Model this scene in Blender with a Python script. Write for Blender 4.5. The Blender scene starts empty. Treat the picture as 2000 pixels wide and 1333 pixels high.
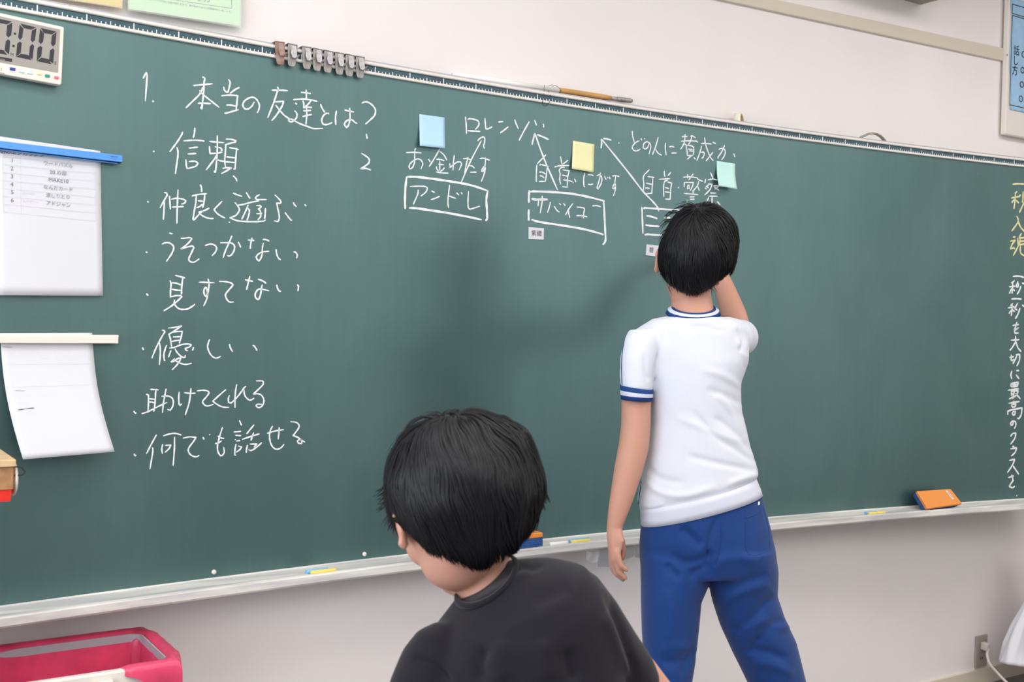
import bpy, bmesh, math, random
import numpy as np
from mathutils import Vector, Matrix, noise as mnoise

scene = bpy.context.scene
col = scene.collection
rng = np.random.default_rng(7)
random.seed(7)

# ------------------------------------------------------------------ camera
TZ = 1.98                                   # height of the ruler's base line above the floor
FPX = 2154.6                                # focal length in pixels of a 2000 px wide frame
CAM = np.array([-1.7644, -2.5251, TZ - 0.6194])
YAW, PITCH, ROLL = 0.57817, -0.01555, 0.02261
CF = np.array([math.sin(YAW)*math.cos(PITCH), math.cos(YAW)*math.cos(PITCH), math.sin(PITCH)])
_r = np.array([math.cos(YAW), -math.sin(YAW), 0.0]); _u = np.cross(_r, CF)
CR = math.cos(ROLL)*_r + math.sin(ROLL)*_u
CU = -math.sin(ROLL)*_r + math.cos(ROLL)*_u
cam_data = bpy.data.cameras.new('camera')
cam = bpy.data.objects.new('camera', cam_data); col.objects.link(cam)
cam.matrix_world = Matrix(((CR[0], CU[0], -CF[0], CAM[0]), (CR[1], CU[1], -CF[1], CAM[1]),
                           (CR[2], CU[2], -CF[2], CAM[2]), (0, 0, 0, 1)))
cam_data.sensor_width = 36.0
cam_data.lens = FPX/2000*36.0
cam_data.clip_start = 0.05
cam_data.dof.use_dof = True
cam_data.dof.focus_distance = 2.9
cam_data.dof.aperture_fstop = 9.0
scene.camera = cam

# ------------------------------------------------------------------ light and exposure
scene.view_settings.view_transform = 'Standard'
scene.view_settings.look = 'None'
scene.view_settings.gamma = 1.0
scene.view_settings.use_curve_mapping = False
scene.view_settings.exposure = -0.12
world = bpy.data.worlds.new('world'); scene.world = world
world.use_nodes = True
world.node_tree.nodes['Background'].inputs[0].default_value = (0.86, 0.92, 1.0, 1)
world.node_tree.nodes['Background'].inputs[1].default_value = 0.6
def area(name, loc, aim, sx, sy, power, color):
    l = bpy.data.lights.new(name, 'AREA'); l.shape = 'RECTANGLE'; l.size = sx; l.size_y = sy
    l.energy = power; l.color = color
    o = bpy.data.objects.new(name, l); col.objects.link(o); o.location = loc
    o.rotation_euler = (Vector(aim) - Vector(loc)).to_track_quat('-Z', 'Y').to_euler()
    return o
area('bounce_flash', (-1.9, -2.9, 1.95), (-1.75, -3.25, 3.0), 0.30, 0.30, 88, (1.0, 0.975, 0.95))
area('ceiling_fill', (0.4, -5.1, 2.93), (0.4, -5.1, 0.0), 6.6, 3.4, 150, (1.0, 0.985, 0.97))  # added broad source at the rear, gives the upper board its glare
area('ceiling_fill', (-1.0, -1.4, 2.93), (-1.0, -1.4, 0.0), 2.2, 0.7, 24, (1.0, 0.98, 0.96))  # added fill close to the front wall, brightens its upper part
area('ceiling_fill', (1.8, -1.4, 2.93), (1.8, -1.4, 0.0), 2.0, 0.7, 30, (1.0, 0.98, 0.96))  # added fill for the upper wall on the right
area('window_fill', (-3.45, -1.75, 1.70), (0.0, -1.6, 0.9), 3.0, 1.7, 80, (0.80, 0.89, 1.0))
area('window_fill', (3.60, -5.3, 1.65), (0.0, -5.3, 1.60), 3.0, 1.7, 48, (0.86, 0.94, 1.0))  # added source at the right side, spreads sheen across the board

# ------------------------------------------------------------------ helpers
def V3(a): return np.asarray(a, float)
def nrm(v):
    v = np.asarray(v, float); n = np.linalg.norm(v); return v/n if n > 1e-12 else v
def at(px, py, depth):
    """the point that the photograph shows at (px, py), 'depth' metres in front of the lens"""
    return CAM + depth*((px-1000)/FPX*CR - (py-666.5)/FPX*CU + CF)
def pix(P):
    d = np.asarray(P) - CAM; z = d@CF
    return 1000+FPX*(d@CR)/z, 666.5-FPX*(d@CU)/z
RAD = 12.504                                # the chalkboard is a shallow cylinder
S0 = -1.35244                               # arc position of the first tall ruler tick in view
ZB = -1.2194                                # lower edge of the writing surface, from the base line
def bp(s, z, off=0.0):
    a = s/RAD; r = RAD - off
    return np.array([math.sin(a)*r, -RAD + math.cos(a)*r, TZ + z])
def sz(px, py, off=0.0):
    """arc position and height where the line of sight meets the board"""
    d = (px-1000)/FPX*CR - (py-666.5)/FPX*CU + CF
    r = RAD - off
    ox, oy = CAM[0], CAM[1] + RAD
    a = d[0]**2 + d[1]**2; b = 2*(ox*d[0] + oy*d[1]); c = ox*ox + oy*oy - r*r
    t = (-b + math.sqrt(b*b - 4*a*c))/(2*a)
    P = CAM + t*d
    return math.atan2(P[0], P[1] + RAD)*RAD, P[2] - TZ
def on_board(px, py, off=0.0): return bp(*sz(px, py, off), off)
WALL_Y = 0.045
def on_wall(px, py, y=WALL_Y):
    d = (px-1000)/FPX*CR - (py-666.5)/FPX*CU + CF
    return CAM + (y - CAM[1])/d[1]*d

def obj(name, verts, faces, mat, parent=None, smooth=False, midx=None, origin=None):
    """one mesh object; the vertices are given in world space"""
    verts = np.asarray(verts, float).reshape(-1, 3)
    if origin is None:
        lo, hi = verts.min(0), verts.max(0)
        origin = np.array([(lo[0]+hi[0])/2, (lo[1]+hi[1])/2, lo[2]])
    me = bpy.data.meshes.new(name)
    me.from_pydata((verts - origin).tolist(), [], [list(map(int, f)) for f in faces])
    for m in (mat if isinstance(mat, (list, tuple)) else [mat]): me.materials.append(m)
    if midx is not None: me.polygons.foreach_set('material_index', np.asarray(midx, dtype=np.int32))
    if smooth: me.polygons.foreach_set('use_smooth', np.ones(len(me.polygons), dtype=bool))
    me.update()
    o = bpy.data.objects.new(name, me); col.objects.link(o)
    place(o, origin, parent)
    return o
def place(o, origin, parent):
    o['_o'] = [float(x) for x in origin]
    if parent is not None:
        o.parent = parent
        o.location = Vector(origin) - Vector(parent['_o'])
    else:
        o.location = Vector(origin)
def thing(name, origin, label, cat, group=None):
    o = bpy.data.objects.new(name, None); col.objects.link(o); place(o, origin, None)
    o.empty_display_size = 0.05
    return tag(o, label, cat, group)
def tag(o, label, cat, group=None):
    o['label'] = label; o['category'] = cat
    if group: o['group'] = group
    return o
def struct(o): o['kind'] = 'structure'; return o
def bevel(o, w, seg=2, ang=35):
    m = o.modifiers.new('bevel', 'BEVEL'); m.width = w; m.segments = seg; m.limit_method = 'ANGLE'; m.angle_limit = math.radians(ang)
    return o

class MB:
    def __init__(s): s.v = []; s.f = []; s.m = []
    def add(s, verts, faces, mi=0):
        b = len(s.v); s.v.extend([tuple(map(float, v)) for v in verts])
        s.f.extend([tuple(i+b for i in f) for f in faces]); s.m.extend([mi]*len(faces)); return s
    def build(s, name, mat, parent=None, smooth=False):
        return obj(name, s.v, s.f, mat, parent, smooth, s.m)
BOXF = [(0,3,2,1),(4,5,6,7),(0,1,5,4),(1,2,6,5),(2,3,7,6),(3,0,4,7)]
def box(c, sx, sy, sz_, R=None):
    c = V3(c); R = np.eye(3) if R is None else R
    P = [(-1,-1,-1),(1,-1,-1),(1,1,-1),(-1,1,-1),(-1,-1,1),(1,-1,1),(1,1,1),(-1,1,1)]
    return [c + R@(np.array(p)*np.array([sx, sy, sz_])/2) for p in P], BOXF
def boxb(x0, x1, y0, y1, z0, z1): return box(((x0+x1)/2, (y0+y1)/2, (z0+z1)/2), x1-x0, y1-y0, z1-z0)
def prism(front, back):
    """closed solid between two outlines of the same length"""
    n = len(front)
    return list(front)+list(back), [tuple(range(n)), tuple(range(2*n-1, n-1, -1))] + [(i, i+n, (i+1) % n + n, (i+1) % n) for i in range(n)]
def grid(fn, nu, nv):
    v = [fn(i/nu, j/nv) for j in range(nv+1) for i in range(nu+1)]
    f = [(j*(nu+1)+i, j*(nu+1)+i+1, (j+1)*(nu+1)+i+1, (j+1)*(nu+1)+i) for j in range(nv) for i in range(nu)]
    return v, f
def sheet(fn, fn_back, nu, nv):
    """thin closed sheet: front grid, back grid, edges"""
    v1, f1 = grid(fn, nu, nv); v2, f2 = grid(fn_back, nu, nv); n = len(v1)
    f = list(f1) + [tuple(n+i for i in reversed(q)) for q in f2]
    loop = [i for i in range(nu+1)] + [j*(nu+1)+nu for j in range(1, nv+1)] + [nv*(nu+1)+i for i in range(nu-1, -1, -1)] + [j*(nu+1) for j in range(nv-1, 0, -1)]
    for a, b in zip(loop, loop[1:]+loop[:1]): f.append((b, a, n+a, n+b))
    return v1+v2, f
def frame_of(t, side):
    t = nrm(t); s = V3(side) - (V3(side)@t)*t
    if np.linalg.norm(s) < 1e-6: s = np.cross(t, [0.3, 0.5, 0.8])
    s = nrm(s); return s, np.cross(t, s)
def tube(pts, rad, side=(0, 0, 1), n=12, flat=1.0, cap=True):
    """swept tube; rad may be scalars or (a, b) pairs: a along 'side', b across"""
    pts = [V3(p) for p in pts]; k = len(pts)
    if np.isscalar(rad): rad = [rad]*k
    v = []; f = []
    rings = []
    for i in range(k):
        t = pts[min(i+1, k-1)] - pts[max(i-1, 0)]
        a, b = frame_of(t, side)
        ra, rb = (rad[i] if not np.isscalar(rad[i]) else (rad[i], rad[i]*flat))
        rings.append((pts[i], a*ra, b*rb))
    if cap:
        def capr(r, d, rr):
            return [(r[0]+d*rr*h, r[1]*q, r[2]*q) for h, q in ((0.5, 0.86), (0.85, 0.53), (0.97, 0.22))]
        d0 = nrm(pts[0]-pts[1]); r0 = np.linalg.norm(rings[0][2])
        d1 = nrm(pts[-1]-pts[-2]); r1 = np.linalg.norm(rings[-1][2])
        rings = capr(rings[0], d0, r0)[::-1] + rings + capr(rings[-1], d1, r1)
    for c, a, b in rings:
        for j in range(n):
            th = 2*math.pi*j/n; v.append(c + a*math.cos(th) + b*math.sin(th))
    for i in range(len(rings)-1):
        for j in range(n):
            f.append((i*n+j, i*n+(j+1) % n, (i+1)*n+(j+1) % n, (i+1)*n+j))
    f.append(tuple(range(n-1, -1, -1))); f.append(tuple((len(rings)-1)*n+j for j in range(n)))
    return v, f
def loft(rings, n=40, cap=True, power=1.0):
    v = []; f = []
    for c, a, b in rings:
        for j in range(n):
            th = 2*math.pi*j/n; x, y = math.cos(th), math.sin(th)
            x = math.copysign(abs(x)**power, x); y = math.copysign(abs(y)**power, y)
            v.append(V3(c) + V3(a)*x + V3(b)*y)
    for i in range(len(rings)-1):
        for j in range(n): f.append((i*n+j, i*n+(j+1) % n, (i+1)*n+(j+1) % n, (i+1)*n+j))
    if cap: f.append(tuple(range(n-1, -1, -1))); f.append(tuple((len(rings)-1)*n+j for j in range(n)))
    return v, f
def ellipsoid(c, rx, ry, rz, R=None, nu=20, nv=14):
    R = np.eye(3) if R is None else R
    v = []; f = []
    for i in range(1, nv):
        a = math.pi*i/nv
        for j in range(nu):
            b = 2*math.pi*j/nu
            v.append(V3(c) + R@np.array([rx*math.sin(a)*math.cos(b), ry*math.sin(a)*math.sin(b), rz*math.cos(a)]))
    for i in range(nv-2):
        for j in range(nu): f.append((i*nu+j, (i+1)*nu+j, (i+1)*nu+(j+1) % nu, i*nu+(j+1) % nu))
    top = len(v); v.append(V3(c)+R@np.array([0, 0, rz])); v.append(V3(c)-R@np.array([0, 0, rz]))
    for j in range(nu):
        f.append((top, j, (j+1) % nu)); f.append((top+1, (nv-2)*nu+(j+1) % nu, (nv-2)*nu+j))
    return v, f
def spline(pts, m=8):
    """Catmull-Rom through the points with sharp turns kept sharp"""
    P = np.asarray(pts, float); k = len(P)
    if k < 3: return np.array([P[0] + (P[-1]-P[0])*t for t in np.linspace(0, 1, m+1)]) if k == 2 else P
    T = np.zeros_like(P)
    for i in range(k):
        if i == 0: T[i] = (P[1]-P[0])*0.6
        elif i == k-1: T[i] = (P[-1]-P[-2])*0.6
        else:
            a, b = P[i]-P[i-1], P[i+1]-P[i]
            ca = (a@b)/(np.linalg.norm(a)*np.linalg.norm(b)+1e-9)
            T[i] = (P[i+1]-P[i-1])/2 if ca > 0.45 else 0
            lim = 1.2*min(np.linalg.norm(a), np.linalg.norm(b)); n = np.linalg.norm(T[i])
            if n > lim: T[i] *= lim/n
    out = []
    for i in range(k-1):
        for t in np.linspace(0, 1, m, endpoint=False):
            h00 = 2*t**3-3*t*t+1; h10 = t**3-2*t*t+t; h01 = -2*t**3+3*t*t; h11 = t**3-t*t
            out.append(h00*P[i]+h10*T[i]+h01*P[i+1]+h11*T[i+1])
    out.append(P[-1]); return np.array(out)
def text_mesh(s, size, align='CENTER'):
    cu = bpy.data.curves.new('writing', 'FONT'); cu.body = s; cu.size = size
    cu.align_x = align; cu.align_y = 'CENTER'; cu.resolution_u = 3
    o = bpy.data.objects.new('writing', cu); col.objects.link(o)
    dg = bpy.context.evaluated_depsgraph_get(); dg.update()
    me = bpy.data.meshes.new_from_object(o.evaluated_get(dg))
    v = [tuple(x.co) for x in me.vertices]; f = [tuple(p.vertices) for p in me.polygons]
    bpy.data.objects.remove(o); bpy.data.meshes.remove(me); bpy.data.curves.remove(cu)
    return v, f

# ------------------------------------------------------------------ materials
def lin(c):
    c = c/255.0; return c/12.92 if c <= 0.04045 else ((c+0.055)/1.055)**2.4
def rgb(r, g, b): return (lin(r), lin(g), lin(b), 1.0)
def mat(name, color, rough=0.6, spec=0.5, metal=0.0, noise=0.0, nscale=20, bump=0.0, bscale=80, sss=0.0, alpha=1.0, trans=0.0, sheen=0.0, color2=None):
    m = bpy.data.materials.new(name); m.use_nodes = True
    nt = m.node_tree; b = nt.nodes['Principled BSDF']
    b.inputs['Roughness'].default_value = rough; b.inputs['Specular IOR Level'].default_value = spec
    b.inputs['Metallic'].default_value = metal
    b.inputs['Base Color'].default_value = color
    if alpha < 1: b.inputs['Alpha'].default_value = alpha
    if trans: b.inputs['Transmission Weight'].default_value = trans
    if sheen: b.inputs['Sheen Weight'].default_value = sheen
    if sss:
        b.inputs['Subsurface Weight'].default_value = sss
        b.inputs['Subsurface Radius'].default_value = (0.012, 0.005, 0.003); b.inputs['Subsurface Scale'].default_value = 1.0
    tc = nt.nodes.new('ShaderNodeTexCoord')
    if noise or color2:
        n = nt.nodes.new('ShaderNodeTexNoise'); n.inputs['Scale'].default_value = nscale; n.inputs['Detail'].default_value = 5
        nt.links.new(tc.outputs['Object'], n.inputs['Vector'])
        r = nt.nodes.new('ShaderNodeValToRGB')
        c2 = color2 or tuple(x*(1-noise) for x in color[:3])+(1,)
        r.color_ramp.elements[0].color = c2; r.color_ramp.elements[1].color = color
        r.color_ramp.elements[0].position = 0.3; r.color_ramp.elements[1].position = 0.62
        nt.links.new(n.outputs['Fac'], r.inputs['Fac']); nt.links.new(r.outputs['Color'], b.inputs['Base Color'])
    if bump:
        n2 = nt.nodes.new('ShaderNodeTexNoise'); n2.inputs['Scale'].default_value = bscale; n2.inputs['Detail'].default_value = 4
        nt.links.new(tc.outputs['Object'], n2.inputs['Vector'])
        bm = nt.nodes.new('ShaderNodeBump'); bm.inputs['Strength'].default_value = bump; bm.inputs['Distance'].default_value = 0.002
        nt.links.new(n2.outputs['Fac'], bm.inputs['Height']); nt.links.new(bm.outputs['Normal'], b.inputs['Normal'])
    return m
M = {}
M['wall'] = mat('painted_wall', (0.90, 0.835, 0.815, 1), 0.75, 0.3, noise=0.04, nscale=2.5, bump=0.15, bscale=60)
M['wall_dark'] = mat('dark_back_wall', (0.10, 0.075, 0.06, 1), 0.7, 0.3, noise=0.2, nscale=4)  # unseen back wall, darkened so the lower board reflects less
M['wall_mid'] = mat('grey_beige_paint', (0.48, 0.44, 0.40, 1), 0.7, 0.3)
M['ceiling'] = mat('ceiling_board', (0.82, 0.80, 0.77, 1), 0.9, 0.2, noise=0.05, nscale=8)
M['floor'] = mat('floor_boards', (0.20, 0.185, 0.18, 1), 0.6, 0.5, noise=0.3, nscale=6)
M['rail'] = mat('beige_paint', (0.70, 0.62, 0.50, 1), 0.55, 0.4)
M['rod_white'] = mat('white_rod', (0.90, 0.88, 0.83, 1), 0.35, 0.5)
M['cream'] = mat('cream_plastic', (0.86, 0.78, 0.68, 1), 0.35, 0.5)
M['frame'] = mat('cream_metal', (0.86, 0.80, 0.74, 1), 0.4, 0.5, noise=0.08, nscale=40)
M['frame_grey'] = mat('grey_frame', (0.46, 0.44, 0.47, 1), 0.4, 0.5, 0.3)
M['strip'] = mat('ruler_green', (0.045, 0.10, 0.125, 1), 0.5, 0.5, noise=0.25, nscale=25)
M['white_ink'] = mat('white_ink', (0.88, 0.88, 0.88, 1), 0.7, 0.2)
M['chalk'] = mat('white_chalk', (0.90, 0.91, 0.91, 1), 0.95, 0.1, noise=0.10, nscale=400)
M['chalk_faint'] = mat('rubbed_chalk', (0.34, 0.43, 0.42, 1), 0.95, 0.1)
M['chalk_yellow'] = mat('yellow_chalk', (0.80, 0.74, 0.40, 1), 0.95, 0.1, noise=0.10, nscale=400)
M['paper'] = mat('white_paper', (0.72, 0.715, 0.745, 1), 0.8, 0.2)
M['ink'] = mat('black_ink', (0.03, 0.03, 0.035, 1), 0.7, 0.2)
M['ink_grey'] = mat('grey_ink', (0.22, 0.22, 0.25, 1), 0.8, 0.2)
M['pencil'] = mat('pencil_line', (0.62, 0.62, 0.65, 1), 0.8, 0.2)
M['black'] = mat('black_plastic', (0.02, 0.02, 0.022, 1), 0.5, 0.4)
M['lcd'] = mat('lcd_grey', (0.36, 0.33, 0.29, 1), 0.25, 0.5)
M['lcd_seg'] = mat('lcd_segment', (0.022, 0.022, 0.03, 1), 0.35, 0.5)
M['blue_plastic'] = mat('blue_plastic', (0.10, 0.33, 0.80, 1), 0.45, 0.4)
M['black_rubber'] = mat('black_rubber', (0.015, 0.015, 0.02, 1), 0.8, 0.2)
M['white_plastic'] = mat('white_plastic', (0.82, 0.74, 0.66, 1), 0.45, 0.4)
M['metal'] = mat('dull_metal', (0.40, 0.375, 0.34, 1), 0.45, 0.5, 0.45, noise=0.35, nscale=90, bump=0.3, bscale=200)
M['metal_light'] = mat('worn_metal', (0.52, 0.50, 0.50, 1), 0.4, 0.5, 0.45, noise=0.3, nscale=120, bump=0.3, bscale=200)
M['rust'] = mat('rusty_metal', (0.36, 0.17, 0.11, 1), 0.65, 0.4, 0.3, nscale=70, color2=(0.40, 0.36, 0.32, 1))
M['steel'] = mat('grey_steel', (0.42, 0.42, 0.44, 1), 0.4, 0.5, 0.35, noise=0.1, nscale=30)
M['wood'] = mat('orange_wood', (0.62, 0.33, 0.10, 1), 0.45, 0.4, noise=0.18, nscale=30)
M['plank'] = mat('light_wood', (0.66, 0.46, 0.25, 1), 0.55, 0.4, noise=0.2, nscale=25)
M['plywood'] = mat('plywood', (0.42, 0.22, 0.10, 1), 0.6, 0.4, noise=0.4, nscale=50)
M['red'] = mat('red_plastic', (0.72, 0.03, 0.02, 1), 0.35, 0.5)
M['note_blue'] = mat('blue_note', (0.50, 0.74, 0.95, 1), 0.8, 0.2)
M['note_yellow'] = mat('yellow_note', (0.88, 0.84, 0.48, 1), 0.8, 0.2)
M['note_mint'] = mat('mint_note', (0.58, 0.86, 0.78, 1), 0.8, 0.2)
M['green_paper'] = mat('green_paper', (0.66, 0.90, 0.58, 1), 0.5, 0.4)
M['yellow_paper'] = mat('yellow_paper', (0.90, 0.68, 0.16, 1), 0.6, 0.3)
M['lime_paper'] = mat('lime_paper', (0.66, 0.85, 0.30, 1), 0.7, 0.3)
M['film'] = mat('clear_film', (0.9, 0.9, 0.9, 1), 0.15, 0.5, alpha=0.18)
M['blue_paper'] = mat('blue_paper', (0.36, 0.56, 0.76, 1), 0.75, 0.3, noise=0.08, nscale=30)
M['panel'] = mat('white_panel', (0.82, 0.76, 0.70, 1), 0.5, 0.4)
M['orange'] = mat('orange_plastic', (0.86, 0.30, 0.06, 1), 0.5, 0.4)
M['felt'] = mat('blue_felt', (0.05, 0.13, 0.36, 1), 0.95, 0.1, noise=0.3, nscale=200, bump=0.6, bscale=300)
M['stick_blue'] = mat('blue_stick', (0.22, 0.52, 0.85, 1), 0.9, 0.1)
M['stick_gold'] = mat('gold_stick', (0.88, 0.70, 0.16, 1), 0.9, 0.1)
M['ivory'] = mat('ivory_plastic', (0.80, 0.74, 0.66, 1), 0.4, 0.5)
M['hoop'] = mat('grey_plastic', (0.42, 0.40, 0.42, 1), 0.45, 0.5)
M['cloth'] = mat('white_cloth', (0.80, 0.79, 0.84, 1), 0.9, 0.2, bump=0.2, bscale=250)
M['outlet'] = mat('beige_plate', (0.35, 0.31, 0.27, 1), 0.4, 0.5)
M['cable'] = mat('grey_cable', (0.60, 0.55, 0.50, 1), 0.45, 0.5)
M['speaker'] = mat('grey_speaker', (0.30, 0.28, 0.23, 1), 0.6, 0.4)
M['tape'] = mat('cream_tape', (0.84, 0.80, 0.64, 1), 0.35, 0.5)
M['olive'] = mat('olive_metal', (0.34, 0.32, 0.25, 1), 0.45, 0.5, 0.3)
M['cord'] = mat('black_cord', (0.04, 0.035, 0.03, 1), 0.7, 0.3)
M['skin'] = mat('skin', (0.575, 0.30, 0.218, 1), 0.5, 0.3, sss=0.12, noise=0.08, nscale=18, color2=(0.58, 0.295, 0.215, 1), bump=0.06, bscale=300)
M['lips'] = mat('lips', (0.55, 0.22, 0.18, 1), 0.45, 0.4)
M['eye_white'] = mat('eye_white', (0.80, 0.78, 0.76, 1), 0.2, 0.5)
M['iris'] = mat('dark_iris', (0.02, 0.012, 0.008, 1), 0.15, 0.5)
M['hair'] = mat('black_hair', (0.0032, 0.0028, 0.0045, 1), 0.44, 0.30)
M['white_shirt'] = mat('white_jersey', (0.71, 0.725, 0.795, 1), 0.85, 0.2, bump=0.1, bscale=500, sheen=0.1)
M['rib'] = mat('white_rib', (0.68, 0.69, 0.79, 1), 0.9, 0.2)
M['navy'] = mat('navy_rib', (0.016, 0.055, 0.20, 1), 0.85, 0.2)
M['blue_track'] = mat('blue_tracksuit', (0.0075, 0.044, 0.190, 1), 0.7, 0.2, bump=0.08, bscale=500, sheen=0.15)
M['black_shirt'] = mat('black_jersey', (0.0085, 0.0072, 0.0115, 1), 0.8, 0.16, bump=0.08, bscale=500, sheen=0.12)
M['dark_trousers'] = mat('dark_trousers', (0.02, 0.022, 0.035, 1), 0.85, 0.2)
M['shoe'] = mat('white_shoe', (0.78, 0.78, 0.78, 1), 0.5, 0.4)
# pink bin liner: thin plastic, partly see-through
M['pink'] = mat('pink_plastic_film', (0.80, 0.07, 0.16, 1), 0.28, 0.5, noise=0.35, nscale=14, bump=0.5, bscale=35)

def board_material():
    """green enamel with wiped chalk haze and a faint printed grid; Generated-free: uses the object's own metres"""
    m = bpy.data.materials.new('chalkboard_green'); m.use_nodes = True
    nt = m.node_tree; b = nt.nodes['Principled BSDF']; N = nt.nodes.new; L = nt.links.new
    uv = N('ShaderNodeUVMap'); uv.uv_map = 'metres'
    sep = N('ShaderNodeSeparateXYZ'); L(uv.outputs[0], sep.inputs[0])
    n1 = N('ShaderNodeTexNoise'); n1.inputs['Scale'].default_value = 3.2; n1.inputs['Detail'].default_value = 8; n1.inputs['Roughness'].default_value = 0.62
    mp = N('ShaderNodeMapping'); mp.inputs['Scale'].default_value = (1.6, 0.55, 1); L(uv.outputs[0], mp.inputs[0]); L(mp.outputs[0], n1.inputs['Vector'])
    n2 = N('ShaderNodeTexNoise'); n2.inputs['Scale'].default_value = 22; n2.inputs['Detail'].default_value = 6
    mp2 = N('ShaderNodeMapping'); mp2.inputs['Scale'].default_value = (3.0, 0.18, 1); L(uv.outputs[0], mp2.inputs[0]); L(mp2.outputs[0], n2.inputs['Vector'])
    r1 = N('ShaderNodeValToRGB'); r1.color_ramp.elements[0].position = 0.30; r1.color_ramp.elements[1].position = 0.80
    r1.color_ramp.elements[0].color = (0.015, 0.038, 0.037, 1); r1.color_ramp.elements[1].color = (0.027, 0.060, 0.058, 1)
    L(n1.outputs['Fac'], r1.inputs['Fac'])
    r2 = N('ShaderNodeMapRange'); r2.inputs[1].default_value = 0.35; r2.inputs[2].default_value = 0.75; r2.inputs[3].default_value = 0.90; r2.inputs[4].default_value = 1.14
    L(n2.outputs['Fac'], r2.inputs[0])
    mul = N('ShaderNodeVectorMath'); mul.operation = 'SCALE'; L(r1.outputs['Color'], mul.inputs[0]); L(r2.outputs[0], mul.inputs['Scale'])
    # grid lines every 50 mm
    def lines(sock):
        a = N('ShaderNodeMath'); a.operation = 'MULTIPLY'; a.inputs[1].default_value = 20; L(sock, a.inputs[0])
        f = N('ShaderNodeMath'); f.operation = 'FRACT'; L(a.outputs[0], f.inputs[0])
        s = N('ShaderNodeMath'); s.operation = 'LESS_THAN'; s.inputs[1].default_value = 0.035; L(f.outputs[0], s.inputs[0]); return s
    gx, gy = lines(sep.outputs[0]), lines(sep.outputs[1])
    mx = N('ShaderNodeMath'); mx.operation = 'MAXIMUM'; L(gx.outputs[0], mx.inputs[0]); L(gy.outputs[0], mx.inputs[1])
    nf = N('ShaderNodeTexNoise'); nf.inputs['Scale'].default_value = 2.2; L(uv.outputs[0], nf.inputs['Vector'])
    fr = N('ShaderNodeMapRange'); fr.inputs[1].default_value = 0.42; fr.inputs[2].default_value = 0.62; fr.inputs[3].default_value = 0.0; fr.inputs[4].default_value = 0.75
    L(nf.outputs['Fac'], fr.inputs[0])
    mm = N('ShaderNodeMath'); mm.operation = 'MULTIPLY'; L(mx.outputs[0], mm.inputs[0]); L(fr.outputs[0], mm.inputs[1])
    mix = N('ShaderNodeMix'); mix.data_type = 'RGBA'; L(mm.outputs[0], mix.inputs['Factor']); L(mul.outputs[0], mix.inputs['A']); mix.inputs['B'].default_value = (0.012, 0.035, 0.033, 1)
    # chalk specks
    vo = N('ShaderNodeTexVoronoi'); vo.inputs['Scale'].default_value = 13; L(uv.outputs[0], vo.inputs['Vector'])
    lt = N('ShaderNodeMath'); lt.operation = 'LESS_THAN'; lt.inputs[1].default_value = 0.028; L(vo.outputs['Distance'], lt.inputs[0])
    ns = N('ShaderNodeTexNoise'); ns.inputs['Scale'].default_value = 9; L(uv.outputs[0], ns.inputs['Vector'])
    gt = N('ShaderNodeMath'); gt.operation = 'GREATER_THAN'; gt.inputs[1].default_value = 0.63; L(ns.outputs['Fac'], gt.inputs[0])
    sp = N('ShaderNodeMath'); sp.operation = 'MULTIPLY'; L(lt.outputs[0], sp.inputs[0]); L(gt.outputs[0], sp.inputs[1])
    sp2 = N('ShaderNodeMath'); sp2.operation = 'MULTIPLY'; sp2.inputs[1].default_value = 0.5; L(sp.outputs[0], sp2.inputs[0])
    mix2 = N('ShaderNodeMix'); mix2.data_type = 'RGBA'; L(sp2.outputs[0], mix2.inputs['Factor']); L(mix.outputs['Result'], mix2.inputs['A']); mix2.inputs['B'].default_value = (0.4, 0.5, 0.5, 1)
    # wiped chalk haze
    n3 = N('ShaderNodeTexNoise'); n3.inputs['Scale'].default_value = 1.7; n3.inputs['Detail'].default_value = 7; n3.inputs['Roughness'].default_value = 0.6; n3.inputs['Distortion'].default_value = 0.8
    mp3 = N('ShaderNodeMapping'); mp3.inputs['Scale'].default_value = (1.0, 0.6, 1); mp3.inputs['Location'].default_value = (3.1, 1.7, 0); L(uv.outputs[0], mp3.inputs[0]); L(mp3.outputs[0], n3.inputs['Vector'])
    r3 = N('ShaderNodeMapRange'); r3.inputs[1].default_value = 0.47; r3.inputs[2].default_value = 0.72; r3.inputs[3].default_value = 0.0; r3.inputs[4].default_value = 0.16
    L(n3.outputs['Fac'], r3.inputs[0])
    mix3 = N('ShaderNodeMix'); mix3.data_type = 'RGBA'; L(r3.outputs[0], mix3.inputs['Factor']); L(mix2.outputs['Result'], mix3.inputs['A']); mix3.inputs['B'].default_value = (0.20, 0.26, 0.25, 1)
    L(mix3.outputs['Result'], b.inputs['Base Color'])
    b.inputs['Roughness'].default_value = 0.44; b.inputs['Specular IOR Level'].default_value = 1.0; b.inputs['IOR'].default_value = 1.85
    b.inputs['Specular Tint'].default_value = (0.62, 1.0, 0.97, 1)
    return m
M['board'] = board_material()

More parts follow.
